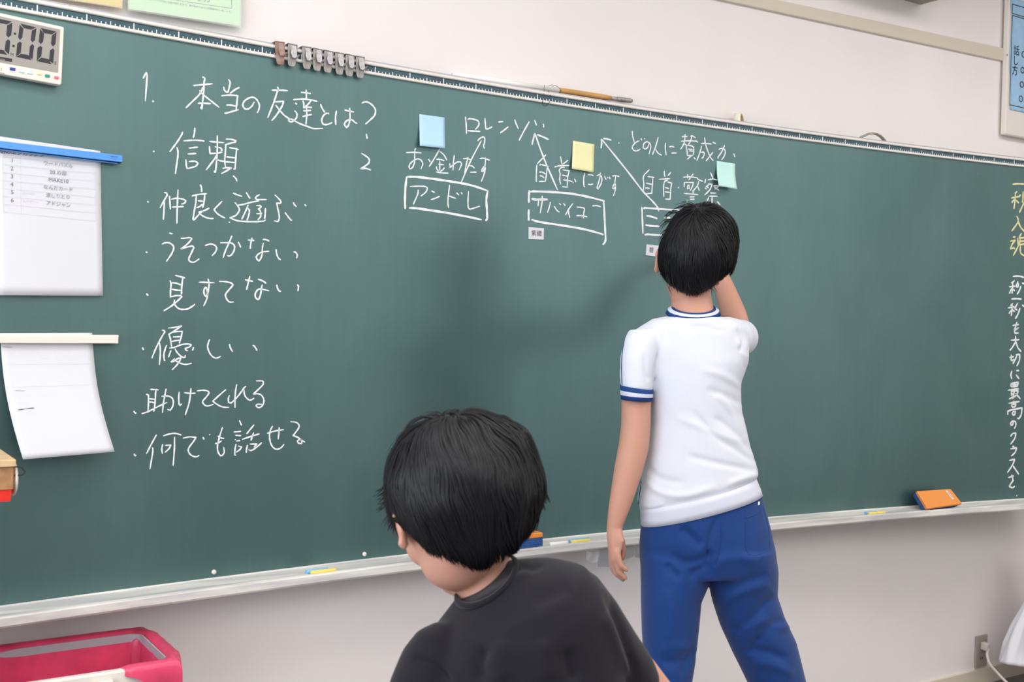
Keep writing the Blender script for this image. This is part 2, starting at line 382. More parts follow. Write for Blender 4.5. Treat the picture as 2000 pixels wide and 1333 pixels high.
# ------------------------------------------------------------------ the room
X0, X1, Y0, ZC = -3.7, 3.7, -7.0, 3.0
def slab(name, x0, x1, y0, y1, z0, z1, m): return struct(obj(name, *boxb(x0, x1, y0, y1, z0, z1), m))
slab('floor', X0-.2, X1+.2, Y0-.2, WALL_Y+.2, -0.1, 0.0, M['floor'])
slab('ceiling', X0-.2, X1+.2, Y0-.2, WALL_Y+.2, ZC, ZC+.1, M['ceiling'])
slab('wall_front', X0-.2, X1+.2, WALL_Y, WALL_Y+.2, 0, ZC, M['wall'])
slab('wall_back', X0-.2, X1+.2, Y0-.2, Y0, 0, ZC, M['wall_dark'])
mb = MB()                                   # right side: unseen strip of windows, added for the sheen on the board
for a in (boxb(X1, X1+.2, Y0, WALL_Y, 0, 0.8), boxb(X1, X1+.2, Y0, WALL_Y, 2.5, ZC), boxb(X1, X1+.2, -3.8, WALL_Y, 0.8, 2.5), boxb(X1, X1+.2, Y0, -6.8, 0.8, 2.5)): mb.add(*a)
struct(mb.build('wall_right', M['wall_mid']))
mb = MB()
for a in [boxb(X1+.06, X1+.12, -6.8, -3.8, 0.8, 0.85), boxb(X1+.06, X1+.12, -6.8, -3.8, 2.45, 2.5)] + [boxb(X1+.06, X1+.12, y_-.03, y_+.03, .85, 2.45) for y_ in (-6.77, -5.8, -4.8, -3.83)]: mb.add(*a)
struct(mb.build('window_3', M['frame_grey']))
mb = MB()                                   # left wall with two window openings
for a in (boxb(X0-.2, X0, Y0, WALL_Y, 0, 0.9), boxb(X0-.2, X0, Y0, WALL_Y, 2.6, ZC), boxb(X0-.2, X0, -0.7, WALL_Y, 0.9, 2.6),
          boxb(X0-.2, X0, -3.5, -3.1, 0.9, 2.6), boxb(X0-.2, X0, Y0, -5.9, 0.9, 2.6)): mb.add(*a)
struct(mb.build('wall_left', M['wall']))
for i, (ya, yb) in enumerate(((-3.1, -0.7), (-5.9, -3.5))):
    mb = MB()
    for a in (boxb(X0-.12, X0-.06, ya, yb, 0.9, 0.95), boxb(X0-.12, X0-.06, ya, yb, 2.55, 2.6), boxb(X0-.12, X0-.06, ya, ya+.05, .95, 2.55),
              boxb(X0-.12, X0-.06, yb-.05, yb, .95, 2.55), boxb(X0-.12, X0-.06, (ya+yb)/2-.03, (ya+yb)/2+.03, .95, 2.55)): mb.add(*a)
    struct(mb.build('window_%d' % (i+1), M['frame_grey']))
# beige picture rail along the front wall above the board
ra, rb, rc, rd = on_wall(1500, 22), on_wall(1955, 120), on_wall(1955, 95), on_wall(1500, -2)
def ext(a, b, x): return a + (b-a)*(x-a[0])/(b[0]-a[0])
lo0, lo1 = ext(ra, rb, -1.2), ext(ra, rb, 2.145); hi0, hi1 = ext(rd, rc, -1.2), ext(rd, rc, 2.145)
off = np.array([0, -0.012, 0]); inn = np.array([0, 0.002, 0])
v, f = prism([lo0+off, lo1+off, hi1+off, hi0+off], [lo0+inn, lo1+inn, hi1+inn, hi0+inn])
struct(bevel(obj('trim_1', v, f, M['rail']), 0.003))
slab('baseboard_front', X0, X1, WALL_Y-0.012, WALL_Y+0.01, 0, 0.06, M['rail'])

# ------------------------------------------------------------------ chalkboard
SL, SR = -2.2, 2.35
board = thing('chalkboard', bp(0, ZB), 'long curved green chalkboard with ruler edge and chalk tray on the front wall', 'chalkboard')
NS = 92
def curved(profile, name, m, parent, s0=SL, s1=SR, n=NS, smooth=False):
    """extrude a closed (off, z) profile along the board's arc"""
    k = len(profile); v = []; f = []
    for i in range(n+1):
        s = s0 + (s1-s0)*i/n
        for o_, z in profile: v.append(bp(s, z, o_))
    for i in range(n):
        for j in range(k): f.append((i*k+j, i*k+(j+1) % k, (i+1)*k+(j+1) % k, (i+1)*k+j))
    f.append(tuple(range(k-1, -1, -1))); f.append(tuple(n*k+j for j in range(k)))
    return obj(name, v, f, m, parent, smooth)
surf = curved([(0, ZB), (0, 0.0), (-0.022, 0.0), (-0.022, ZB)], 'writing_surface', M['board'], board)
me = surf.data; uvl = me.uv_layers.new(name='metres')
o0 = np.array(surf['_o'])
for lp in me.loops:
    p = np.array(me.vertices[lp.vertex_index].co) + o0
    uvl.data[lp.index].uv = (math.atan2(p[0], p[1]+RAD)*RAD + 5, p[2])
strip = curved([(0.002, 0.0), (0.002, 0.0165), (-0.02, 0.0165), (-0.02, 0.0)], 'ruler_strip', M['strip'], board)
mb = MB()
for k in range(-85, 372):
    s = S0 + 0.01*k
    if not SL+.01 < s < SR-.01: continue
    h = 0.0148 if k % 10 == 0 else (0.0095 if k % 5 == 0 else 0.0058)
    w = 0.0012 if k % 10 == 0 else 0.0009
    mb.add(*prism([bp(s-w, 0.0002, .0026), bp(s+w, 0.0002, .0026), bp(s+w, h, .0026), bp(s-w, h, .0026)],
                  [bp(s-w, 0.0002, .0015), bp(s+w, 0.0002, .0015), bp(s+w, h, .0015), bp(s-w, h, .0015)]))
mk = mb.build('graduation_marks', M['white_ink'], strip)
curved([(-.02, -0.0065), (0.006, -0.0065), (0.0075, -0.005), (0.0075, -0.001), (0.006, 0.0005), (-.02, 0.0005)], 'lower_rail', M['frame'], board)
curved([(-.02, 0.0162), (0.006, 0.0162), (0.008, 0.018), (0.008, 0.0225), (0.006, 0.024), (-.02, 0.024)], 'upper_rail', M['frame'], board)
curved([(-.02, 0.0238), (0.001, 0.0238), (0.001, 0.0285), (-.004, 0.030), (-.02, 0.030)], 'grey_band', M['frame_grey'], board)  # plain grey band above the upper rail, set back from it
# shelf behind the top edge, reaching back to the wall
v = []; f = []
for i in range(NS+1):
    s = SL + (SR-SL)*i/NS; p = bp(s, 0, -0.018)
    for z in (-0.030, -0.024): v += [np.array([p[0], p[1], TZ+z]), np.array([p[0], WALL_Y-.001, TZ+z])]
for i in range(NS):
    a = 4*i; b = a+4
    for q in ((0, 1), (1, 3), (3, 2), (2, 0)): f.append((a+q[0], a+q[1], b+q[1], b+q[0]))
obj('top_ledge', v, f, M['frame'], board)
# chalk tray: sloping shelf, groove, rounded lip
TD = 0.082
tray = curved([(-.02, ZB), (0.0, ZB), (0.003, ZB-.003), (0.04, ZB-.0075), (0.062, ZB-.007), (TD-.012, ZB-.004), (TD-.009, ZB-.0065), (TD-.006, ZB-.0035),
        (TD-.001, ZB-.003), (TD+.002, ZB-.006), (TD+.003, ZB-.021), (TD, ZB-.0255), (TD-.01, ZB-.0265), (-.02, ZB-.0265)], 'chalk_tray', M['frame'], board)
# worn bare-metal stretch in the paint of the tray
nt = M['tray'] = M['frame'].copy(); nt.name = 'tray_paint'
t_ = nt.node_tree; b_ = t_.nodes['Principled BSDF']
tx = t_.nodes.new('ShaderNodeTexCoord'); nz = t_.nodes.new('ShaderNodeTexNoise'); nz.inputs['Scale'].default_value = 5; nz.inputs['Detail'].default_value = 8
mp_ = t_.nodes.new('ShaderNodeMapping'); mp_.inputs['Scale'].default_value = (0.5, 6, 6)
t_.links.new(tx.outputs['Object'], mp_.inputs[0]); t_.links.new(mp_.outputs[0], nz.inputs['Vector'])
rr = t_.nodes.new('ShaderNodeValToRGB'); rr.color_ramp.elements[0].position = 0.42; rr.color_ramp.elements[1].position = 0.60
rr.color_ramp.elements[0].color = (0.80, 0.76, 0.70, 1); rr.color_ramp.elements[1].color = (0.56, 0.54, 0.53, 1)
t_.links.new(nz.outputs['Fac'], rr.inputs[0]); t_.links.new(rr.outputs[0], b_.inputs['Base Color'])
tray.data.materials[0] = nt
# screws in the board's lower edge
for px, py in ((418, 1118), (712, 1083)):
    c = on_board(px, py, 0.002); n_ = bp(sz(px, py)[0], 0, 1) - bp(sz(px, py)[0], 0, 0)
    v, f = tube([c-n_*.003, c+n_*.0015, c+n_*.003], [.0055, .0055, .003], side=(1, 0, .2), n=14, cap=False)
    obj('screw', v, f, M['white_plastic'], board, True)
# support bracket under the tray
def depth_y(px, py, y): return on_wall(px, py, y)
v, f = prism([depth_y(*p, -0.055) for p in ((1170, 1071), (1239, 1064), (1239, 1086), (1190, 1108), (1169, 1108))],
             [depth_y(*p, -0.055)+np.array([.0, .003, 0]) for p in ((1170, 1071), (1239, 1064), (1239, 1086), (1190, 1108), (1169, 1108))])
br = obj('support_bracket', v, f, M['steel'], board)
v, f = boxb(0.33, 0.40, -0.052, WALL_Y, TZ+ZB-.031, TZ+ZB-.0265); 
mb = MB(); mb.add(v, f)
v, f = prism([depth_y(*p, -0.05) for p in ((1241, 1066), (1262, 1063), (1262, 1092), (1240, 1089))], [depth_y(*p, -0.047) for p in ((1241, 1066), (1262, 1063), (1262, 1092), (1240, 1089))])
mb.add(v, f); mb.build('bracket_arm', M['steel'], br)
v, f = sheet(lambda a, b: depth_y(1145+a*26, 1074+b*20+6*math.sin(a*3), -0.058+.004*math.sin(9*a+4*b)), lambda a, b: depth_y(1145+a*26, 1074+b*20+6*math.sin(a*3), -0.056+.004*math.sin(9*a+4*b)), 10, 6)
obj('clear_cover', v, f, M['film'], br)

# ------------------------------------------------------------------ chalk writing
CH = {}
CH['title'] = ('white chalk title line', 3.1, [(260,120,7.984,"155,268 205,170 218,230 190,622;300,612 322,634;940,372 960,376 1240,348;1078,250 1100,250 1118,275 1105,330 1100,480 1085,620 1070,745 1045,712;1085,405 1075,440 1030,520 930,620 820,728;1032,450 1100,525 1200,605 1345,720;1010,655 1080,652 1215,660;1412,395 1420,440 1450,475 1480,478 1500,400 1512,325 1485,280;1660,405 1590,440 1510,500;1375,537 1500,525 1630,535 1615,660 1605,780;1455,682 1510,680 1600,700;1425,805 1445,810 1530,785 1645,752;1890,630 1850,700 1790,742 1740,735 1710,680 1735,620 1800,575 1870,560 1930,600 1968,680 1960,750 1935,805"),
 (500,140,7.984,"245,290 370,290 500,298;332,235 345,270 320,350 270,500 180,725;290,475 430,462 410,530 370,600 310,690 245,765;305,520 370,605 450,690 540,745;612,490 640,512;600,610 635,650 635,710 600,755 560,782 520,775 508,745 560,745 680,810 800,855 900,888 1045,885;700,325 770,330 855,342;780,280 785,340 785,420;580,437 760,428 955,462;730,450 745,500 745,560;855,455 820,500 770,545;735,568 790,555 875,560;735,612 860,605;725,702 790,685 870,668;790,560 790,690 778,825;1005,505 1030,570 1075,640;1140,665 1120,650 1080,660 1040,705 1025,770 1050,820 1110,825 1190,795;1255,610 1240,720 1245,835;1380,598 1460,618 1530,630;1460,565 1465,650 1465,740 1445,830 1415,872 1380,830 1400,780 1450,750 1500,755 1545,795 1580,810;1650,492 1690,475 1750,480 1820,530 1862,600 1850,680 1790,745 1705,820;1720,970 1735,1050")])
CH['trust'] = ('white chalk first bullet line', 2.9, [(290,240,10,"95,545 112,575;668,175 650,230 570,360 490,470 415,570;555,475 575,560 570,680 545,850 525,1000;905,95 900,180 875,295;680,355 880,340 1050,350 1092,362;785,495 970,475;765,608 935,600;730,715 740,840 760,900;785,760 900,750 965,790 920,850 765,895;1185,365 1480,390;1345,245 1345,500 1330,750 1310,960 1295,965 1280,935;1190,455 1200,600 1330,595 1445,575;1295,468 1400,490 1438,530 1410,555;1335,630 1280,720 1125,925;1310,710 1390,740 1480,752;1510,318 1620,325 1705,350 1700,375 1600,400 1510,425 1500,600 1490,750 1505,870;1575,485 1720,510 1760,530;1720,520 1705,700 1690,905 1660,900;1520,665 1690,685;1500,762 1700,780;1445,890 1530,880 1620,880 1540,930 1420,995;1650,1030 1715,1100 1725,1145")])
CH['play'] = ('white chalk second bullet line', 2.8, [(280,355,10,"80,380 100,410;405,215 445,220 465,260 400,380 325,515;412,400 400,600 390,745;510,275 520,420 530,545;545,345 650,325 780,345 830,380 800,420 740,440;555,498 790,487;678,155 665,400 660,600 655,820;1110,55 1135,120 1138,205;945,283 1080,250 1240,238;1035,245 1025,400 990,600 970,740 990,750 1060,670 1140,590;1200,250 1185,400 1155,515;1060,372 1170,385;1035,515 1110,480 1150,440;1290,515 1180,570 1080,592;1080,590 1130,650 1220,700 1300,720 1375,720;1540,380 1380,545 1440,620 1520,675 1600,712"),
 (430,355,10,"255,220 285,240 430,290;505,205 585,335;775,250 710,290 690,325 720,350 910,350;350,460 450,445 600,405 760,375;285,405 340,470 375,540 350,610 290,670 190,705 320,760 500,780 700,782 850,770 890,745;550,450 500,570 420,740;545,525 570,560 560,650 525,755;705,468 790,470 795,500 745,540 780,570 795,640 780,700 735,745;705,625 825,622;885,515 880,620 868,735;175,785 185,805;1065,255 1130,320 1185,385 1170,430 1105,415 1120,500 1150,640 1155,720 1130,780 1050,765;1265,600 1330,690 1380,750 1405,748;1428,405 1450,450 1490,490;1650,445 1680,480")])
CH['honest'] = ('white chalk third bullet line', 2.8, [(270,440,10,"145,525 165,530 170,545;605,155 670,172;465,372 530,345 610,350 680,400 690,470 640,580 548,712;830,258 900,255 1010,245 1045,270 960,370 830,470 950,430 1060,410 1085,440 1030,560 990,650 1000,700 1050,725 1110,715 1195,655;1305,402 1400,370 1480,385 1530,440 1510,520 1440,600;1600,345 1750,345 1830,355 1880,410 1870,500 1820,580 1770,605 1740,590;1830,205 1780,330 1700,510 1658,640"),
 (430,440,10,"352,325 405,440;540,290 670,300;625,245 600,350 588,465;830,280 900,285 960,315;845,345 825,450 820,560 790,660 750,700 710,650 715,600 770,550 850,520 960,510;1090,470 1105,560 1135,640 1185,680;1435,525 1470,530 1505,580 1492,650")])
CH['forsake'] = ('white chalk fourth bullet line', 3.0, [(270,530,10,"158,438 195,480;720,80 870,120 915,132;870,130 850,300 845,455;620,180 640,250 630,400 632,515;660,228 740,235 830,268;655,350 740,370 830,375;640,500 740,478 830,480 850,500 780,570 650,680 495,778;712,555 705,620 740,690 800,735 880,748 970,735 1050,690 1110,645;1180,215 1490,228;1362,145 1383,240 1375,340 1355,440 1325,495 1290,455 1282,380 1310,315 1340,340 1352,420 1340,540 1275,685;1580,200 1700,205 1810,230 1850,265 1830,300 1750,390 1705,460 1725,540 1780,600 1865,602"),
 (430,530,10,"485,165 560,185 640,198;582,95 555,200 515,365;735,155 830,190 900,240;822,260 805,350 790,450 760,540 735,555 690,510 690,430 740,360 800,350 960,385;1105,262 1120,330 1150,385 1190,395;1505,262 1530,300 1518,390")])
CH['kind'] = ('white chalk fifth bullet line', 2.7, [(260,630,10,"182,490 195,525 212,528;565,155 600,160 620,185 540,320 440,520 365,705;510,395 530,500 530,650 510,835;655,445 620,540 600,640 610,740 630,745;685,112 800,100 950,72 860,130 700,235 730,330 750,475;755,200 860,180 960,180 935,300 900,415;775,287 920,280;755,375 830,358 920,350;705,505 800,490 950,435 1080,425 1135,440 1100,480 1015,510 1040,550 1070,552;1175,485 1175,510 1155,550;740,545 690,685;815,510 860,590 930,660 990,688 1015,680 1018,640;815,705 740,775 800,760 870,710 935,695 900,770 840,850 760,930;815,740 880,780 960,812 1040,822 1145,800;1495,330 1470,400 1455,480 1485,580 1540,660 1620,700 1715,665;1882,425 1900,500 1945,575"),(380,630,10,"1135,445 1180,480 1220,555")])
CH['help'] = ('white chalk sixth bullet line', 2.7, [(250,725,10,"115,780 130,815 165,828;435,360 600,372;560,350 540,420 530,600 510,770 495,795;355,455 400,470 400,600 390,820;415,545 530,555;415,605 470,610 520,628;265,838 400,790 600,690 765,615;745,345 720,480 690,640 675,820;655,495 780,490 860,530 885,600 870,700 820,770 770,750;1000,405 990,540 1000,650 1020,675 1050,640;1095,425 1220,438 1320,435;1230,335 1220,450 1190,640 1115,865;1345,392 1450,378 1550,390 1585,430 1530,510 1460,590 1480,650 1550,685 1675,652;1915,362 1800,460 1655,592 1750,660 1850,705 1975,712"),
 (380,725,10,"825,260 800,400 790,560 790,720;685,475 660,540 665,610 710,625 790,560 890,440 960,340 1005,300;968,365 970,440 1000,510 1060,565 1110,565 1165,530;1200,195 1320,195 1345,230 1320,290 1145,455 1220,445 1300,470 1350,550 1345,640 1300,700 1240,715 1200,680 1230,650 1320,655")])
CH['talk'] = ('white chalk seventh bullet line', 2.8, [(250,810,10,"120,765 135,810 165,795;558,395 500,500 430,630 360,770;480,645 485,720 460,880 428,1075;685,420 800,385 920,370 1045,405;910,435 905,700 880,1005;680,580 660,680 675,770;720,605 835,600 800,670 720,745;1070,465 1200,440 1330,450 1270,540 1190,650 1180,720 1230,795 1330,830 1395,795;1468,440 1475,475 1495,485;1590,390 1600,400;1848,245 1790,430 1750,600 1755,720 1800,800 1840,800 1880,740 1870,640;1755,420 1800,455 1880,472;1700,568 1760,560 1830,515"),
 (420,810,10,"475,115 518,215;365,342 510,330;395,408 510,415;395,490 400,500;415,520 490,508;412,575 390,680 385,790 410,798;450,615 520,640 480,690 415,740;765,200 690,290 615,385;525,490 700,430 870,380;755,350 700,515;635,595 615,680 610,750;675,580 820,580 760,640;655,685 665,690;670,705 720,700 800,650 915,550;1015,372 1150,330 1345,295;1125,225 1075,330 1065,440 1085,560 1140,650 1210,680 1290,650 1350,580;1255,250 1245,380 1232,490;1470,142 1580,155 1640,210 1625,280 1525,415 1620,450 1690,510 1690,570 1630,560 1610,520 1650,490 1700,505 1755,545")])
CH['two'] = ('white chalk numeral', 3.2, [(660,220,10,"455,795 560,860 612,920 590,1000 440,1105 540,1090 645,1125")])
CH['andre'] = ('white chalk words over the first box', 2.6, [(780,270,10,"130,283 280,278 435,290;305,205 300,350 295,470 260,570 210,600 190,560 220,490 300,425 370,405 430,440 455,510 420,605;305,205 325,215;790,205 700,370 580,560;780,250 870,330 930,435;565,405 605,465;720,415 800,415 880,445;790,435 788,640;760,510 870,520;725,550 730,600 765,640;880,575 850,615 800,650;715,658 840,680 960,685;1075,330 1055,480 1048,635;985,490 990,575 1060,515 1130,470 1190,465 1215,510 1165,630;1245,402 1330,400 1415,430;1345,370 1310,500 1275,690;1365,540 1420,545 1470,590;1380,665 1510,665;1565,400 1650,395 1770,435;1680,375 1680,480 1665,560 1640,640 1605,650 1625,590 1660,555 1680,590 1650,720 1600,850"),
 (780,330,10,"205,348 350,340 500,345 548,375 520,450 420,535;368,405 360,490 270,700;622,430 695,465;615,602 700,575 790,535;982,310 960,500 948,650 960,765;970,530 1105,580;1115,465 1165,515;1205,460 1232,498;1352,435 1340,620 1345,750 1375,790 1450,770 1575,728")])
CH['lorenzo'] = ('white chalk name at the arrows', 2.9, [(890,210,10,"190,180 205,330 212,515;235,240 270,220 370,235 440,270 455,330 430,380 385,430;230,455 330,460 480,468;572,205 580,330 590,420 640,415 715,375;830,285 930,275;870,498 950,440 1030,375;1152,235 1180,320 1225,420;1440,275 1350,430 1235,650;1540,245 1580,355;1705,320 1718,350 1710,395")])
CH['arrow_a'] = ('white chalk arrow from the first box', 2.7, [(780,270,10,"1205,870 1400,430 1605,45"),(890,210,10,"425,655 480,600 540,575 570,610 560,700 545,740 560,805")])
CH['arrow_b'] = ('white chalk arrow from the second box', 3.4, [(1030,250,10,"145,100 260,430 400,780 590,1215;90,335 115,220 150,100;185,130 300,175 415,228")])
CH['arrow_c'] = ('white chalk arrow from the third box', 3.4, [(1160,250,10,"145,215 400,530 700,905 950,1230 1150,1440 1240,1550 1270,1630;145,215 150,300 140,400;180,205 250,215 340,240;485,285 488,305")])
CH['box_a'] = ('thick white chalk box around the first name', 4.4, [(780,330,10,"115,785 110,600 120,350 145,150;150,155 350,160 650,195 950,240 1200,280 1450,335 1740,435;1725,435 1700,600 1710,800 1715,970 1680,1015;190,765 330,770 600,810 900,855 1300,930 1610,995")])
CH['box_b'] = ('thick white chalk box around the second name', 4.2, [(1020,360,10,"140,115 130,220 130,365;130,490 125,600 128,715;160,150 220,140 600,155 950,185 1250,240 1610,330;1590,335 1605,600 1620,900 1625,1100 1575,1185;180,692 300,730 500,765 900,825 1200,880 1400,930 1590,985;180,285 300,300 500,300;205,308 490,290")])
CH['savoy'] = ('white chalk words over the second box', 2.5, [(1030,250,10,"365,520 300,590 190,705;185,715 175,900 175,1060;235,730 270,715 420,755;390,760 375,900 350,1055;230,865 290,865 360,905;240,935 290,945 330,980;225,1048 345,1045;645,555 665,650 680,720;795,630 700,705;530,765 620,740 820,735;730,770 660,775 625,830 640,900 630,1000 640,1060 650,1105;690,820 820,840 790,950 778,1140;680,925 790,945;700,1015 780,1025 880,1050;680,1150 790,1158;920,990 950,1060;890,1065 900,1070;1120,875 1100,1000 1105,1130 1120,1160;1180,915 1240,915 1295,935;1185,1100 1230,1108 1285,1095;1355,940 1400,915 1440,940 1455,1000 1440,1090 1380,1195 1360,1170 1390,1070 1415,980 1430,870;1505,945 1540,1015;1565,960 1575,985;1600,955 1620,1000;1655,940 1720,935 1795,950;1725,945 1710,1060 1720,1130 1690,1190 1665,1180 1680,1120 1700,1100 1720,1150 1715,1220 1680,1330"),
 (1020,360,10,"318,320 308,435;390,225 390,330 350,570;550,345 530,440 492,560;622,430 680,515 725,545;720,375 755,405;805,370 840,425;990,375 900,500 845,605;905,500 910,580 930,660;1060,445 1200,465 1215,490 1200,580 1195,670;1055,615 1140,615 1275,640;1370,425 1450,420 1535,440")])
CH['agree'] = ('white chalk question at the top right', 2.5, [(1160,250,10,"750,55 755,150 790,290;885,250 810,290 750,370 770,430 830,450 910,412;915,205 940,245;985,200 995,225;1075,310 1050,380 1000,415 960,390 975,310 1030,268 1090,300 1110,380 1075,515;1255,180 1210,350 1140,530;1200,410 1250,490 1325,535;1400,290 1395,400 1410,535;1468,372 1520,362 1570,378;1510,492 1620,490"),
 (1270,240,10,"615,270 730,268;680,220 675,320 650,420 590,520;600,360 760,352 900,360 930,385;665,410 710,440;785,270 820,255 885,295;815,255 790,350 745,430;700,440 720,560 722,640;715,440 800,450 845,480 850,560 835,630;745,515 830,520;760,548 835,555;722,640 830,640;805,640 720,715;850,680 885,710;985,410 1080,405 1200,415;1005,450 970,580 910,740;990,580 1040,570 1055,610 1030,680 1000,690;1060,285 1080,420 1130,570 1180,680 1235,745;1225,575 1160,660 1085,750;1215,375 1280,410;1335,520 1400,500 1450,520 1465,580 1440,660 1390,725;1455,435 1400,560 1325,670 1330,700;1630,600 1655,670")])
CH['police'] = ('white chalk words above the writing boy', 2.5, [(1240,320,10,"285,115 170,245 175,400 165,550;250,250 380,270;350,280 340,420 330,575 210,590;215,378 330,405;205,475 250,475 290,490;575,140 575,200 590,255;705,165 645,235;465,305 690,292;640,320 575,360 560,500 565,650;630,355 720,378 700,500 690,695 590,690;590,465 670,488;585,550 680,560;850,455 852,480;940,265 1080,255 1230,280;1030,205 1030,290;1140,195 1050,320;970,360 960,460;975,365 1145,370 1120,450 1080,525;1030,420 1025,490 1060,485 1060,420 1030,420;1215,275 1240,310 1330,345;1250,340 1220,430 1140,530;1215,415 1260,530;1130,520 1140,580;960,580 1240,605;1070,648 1165,648;1075,695 1165,695;1020,725 1020,755;1475,170 1530,295;1385,295 1365,385;1425,315 1520,300 1620,320;1455,380 1420,430 1385,450;1440,400 1510,400 1470,500 1360,615;1370,470 1400,500;1400,450 1440,470;1535,430 1650,430 1560,500;1545,450 1650,525;1465,570 1590,575;1440,635 1620,635;1510,640 1505,790;1445,655 1410,730;1605,735 1665,805")])
CH['box_c'] = ('white chalk box beside the writing boy', 3.6, [(1240,380,10.254,"140,250 150,500 162,790;175,295 195,270 480,290 900,318;195,810 260,800 400,812 900,828;230,428 330,445 450,485;210,610 330,632 490,640;580,470 640,465 710,475")])
CH['motto_y'] = ('yellow chalk motto at the right edge', 3.2, [(1900,340,6.66,"515,135 580,128 680,132;580,225 545,260;500,315 560,300 600,295;555,250 545,380 535,455;540,330 505,375;560,340 600,380;620,265 605,300;655,225 650,350 640,370;680,350 640,430 605,505;570,545 590,620 505,745;585,590 620,690 690,765;520,822 555,820;485,875 555,865 515,910 490,975 540,960;530,950 545,980;635,770 600,830;585,830 590,925 700,905;600,835 690,825;620,835 600,920 525,1065;620,930 620,1020 660,1060 700,1050;600,880 690,870")])
CH['motto_w'] = ('white chalk motto running down the right edge', 3.1, [(1900,520,6.66,"520,135 600,132 670,150;545,190 500,225;470,270 550,262;520,215 515,300 510,360;505,290 475,360;525,300 545,325;590,195 560,270 590,270 595,220;625,255 610,310 575,370;640,220 680,235;500,430 570,425 635,432;520,485 490,520;458,545 545,530;518,510 510,580 500,650;505,570 470,620;515,570 545,595;585,480 545,555 580,575;615,545 590,620 552,690;640,505 680,535;515,775 600,760;575,725 560,780 540,830 570,820 595,800;600,800 545,840 550,875 595,872;495,965 605,958;555,905 555,980 520,1050 480,1100;560,980 585,1060 630,1115;475,1190 535,1180;500,1150 500,1230 520,1225 540,1215;560,1155 610,1150 605,1230 570,1305;575,1165 550,1220 520,1275"),
 (1900,660,6.66,"510,430 495,490 510,540;565,430 600,428;560,480 605,540;500,590 495,640;505,595 590,580 580,640;510,615 575,610;500,640 580,632;455,685 600,665;500,670 505,760;545,670 520,800;500,700 540,698;505,735 540,730;470,800 545,760;545,695 590,690 570,740 530,780;555,720 620,800;535,820 530,850;465,855 610,830;505,865 510,905;505,868 560,862 550,900 510,905;455,1005 455,955 550,930 640,915 630,1000 600,1055 575,1045;515,965 520,1010;520,965 555,960 545,1005 520,1010;530,1090 520,1130 500,1140 490,1115 520,1085 555,1095 560,1140 540,1185"),
 (1900,800,6.66,"520,310 490,355;520,315 560,310 545,380 490,455;515,485 540,483;490,515 570,500 550,560 500,610;475,665 545,650 520,720 450,825;520,735 560,790 600,850;460,890 535,865;505,850 520,900 515,930;535,920 500,960 475,1005 520,1020 545,1000;570,1120 575,1128")])
def near_groups(parts):
    """strokes whose gaps are small beside their own size belong to one piece of writing"""
    lo = [np.min(p[0], 0) for p in parts]; hi = [np.max(p[0], 0) for p in parts]; k = len(parts); par = list(range(k))
    def root(i):
        while par[i] != i: i = par[i]
        return i
    for i in range(k):
        for j in range(i):
            gap = np.maximum(0, np.maximum(lo[i]-hi[j], lo[j]-hi[i]))
            if np.linalg.norm(gap) <= max(.0195, .49*max((hi[i]-lo[i]).max(), (hi[j]-lo[j]).max())): par[root(i)] = root(j)
    out = {}
    for i in range(k): out.setdefault(root(i), []).append(parts[i])
    return list(out.values())
for key, (label, wpx, blocks) in CH.items():
    parts = []
    for ox, oy, sc, txt in blocks:
        for st in txt.split(';'):
            P = [tuple(map(float, q.split(','))) for q in st.split()]
            P = [(ox + x/sc, oy + y/sc) for x, y in P]
            Q = np.array([sz(x, y, .0006) for x, y in spline(P, 7)])
            seg = np.linalg.norm(np.diff(Q, axis=0), axis=1); keep = np.r_[True, seg > 1e-5]; Q = Q[keep]
            if len(Q) < 2: continue
            # one real width per line of writing, in metres
            s_, z_ = Q[len(Q)//2]; dist = (bp(s_, z_) - CAM)@CF
            W = wpx*dist/FPX*0.5
            k = len(Q); vf = []
            for i in range(k):
                t = Q[min(i+1, k-1)] - Q[max(i-1, 0)]; t = t/(np.linalg.norm(t)+1e-9); n_ = np.array([-t[1], t[0]])
                e = min(i, k-1-i)/(k-1)
                w = W*(0.72 + 0.28*min(1, e*6)) * (1 + 0.13*math.sin(i*0.9 + s_*40))
                if i in (0, k-1): w *= 0.6
                vf.append((Q[i]+n_*w, Q[i]-n_*w))
            vv = []
            for a, b in vf:
                vv += [bp(*a, .0009), bp(*b, .0009), bp(*a, .0001), bp(*b, .0001)]
            ff = []
            for i in range(k-1):
                a = 4*i; c = a+4
                ff += [(a, a+1, c+1, c), (a+2, c+2, c+3, a+3), (a, c, c+2, a+2), (a+1, a+3, c+3, c+1)]
            ff += [(0, 2, 3, 1), (4*k-4, 4*k-3, 4*k-1, 4*k-2)]
            parts.append((np.array(vv), ff))
    groups = sorted(near_groups(parts), key=lambda g: -len(g))
    for gi, g in enumerate(groups):
        mb = MB()
        for vv, ff in g: mb.add(vv, ff)
        nm = 'chalk_writing' if len(g) > 1 or gi == 0 else 'chalk_mark'
        o = mb.build(nm, M['chalk_yellow'] if key == 'motto_y' else M['chalk'], surf)
        if gi == 0: o['label'] = label

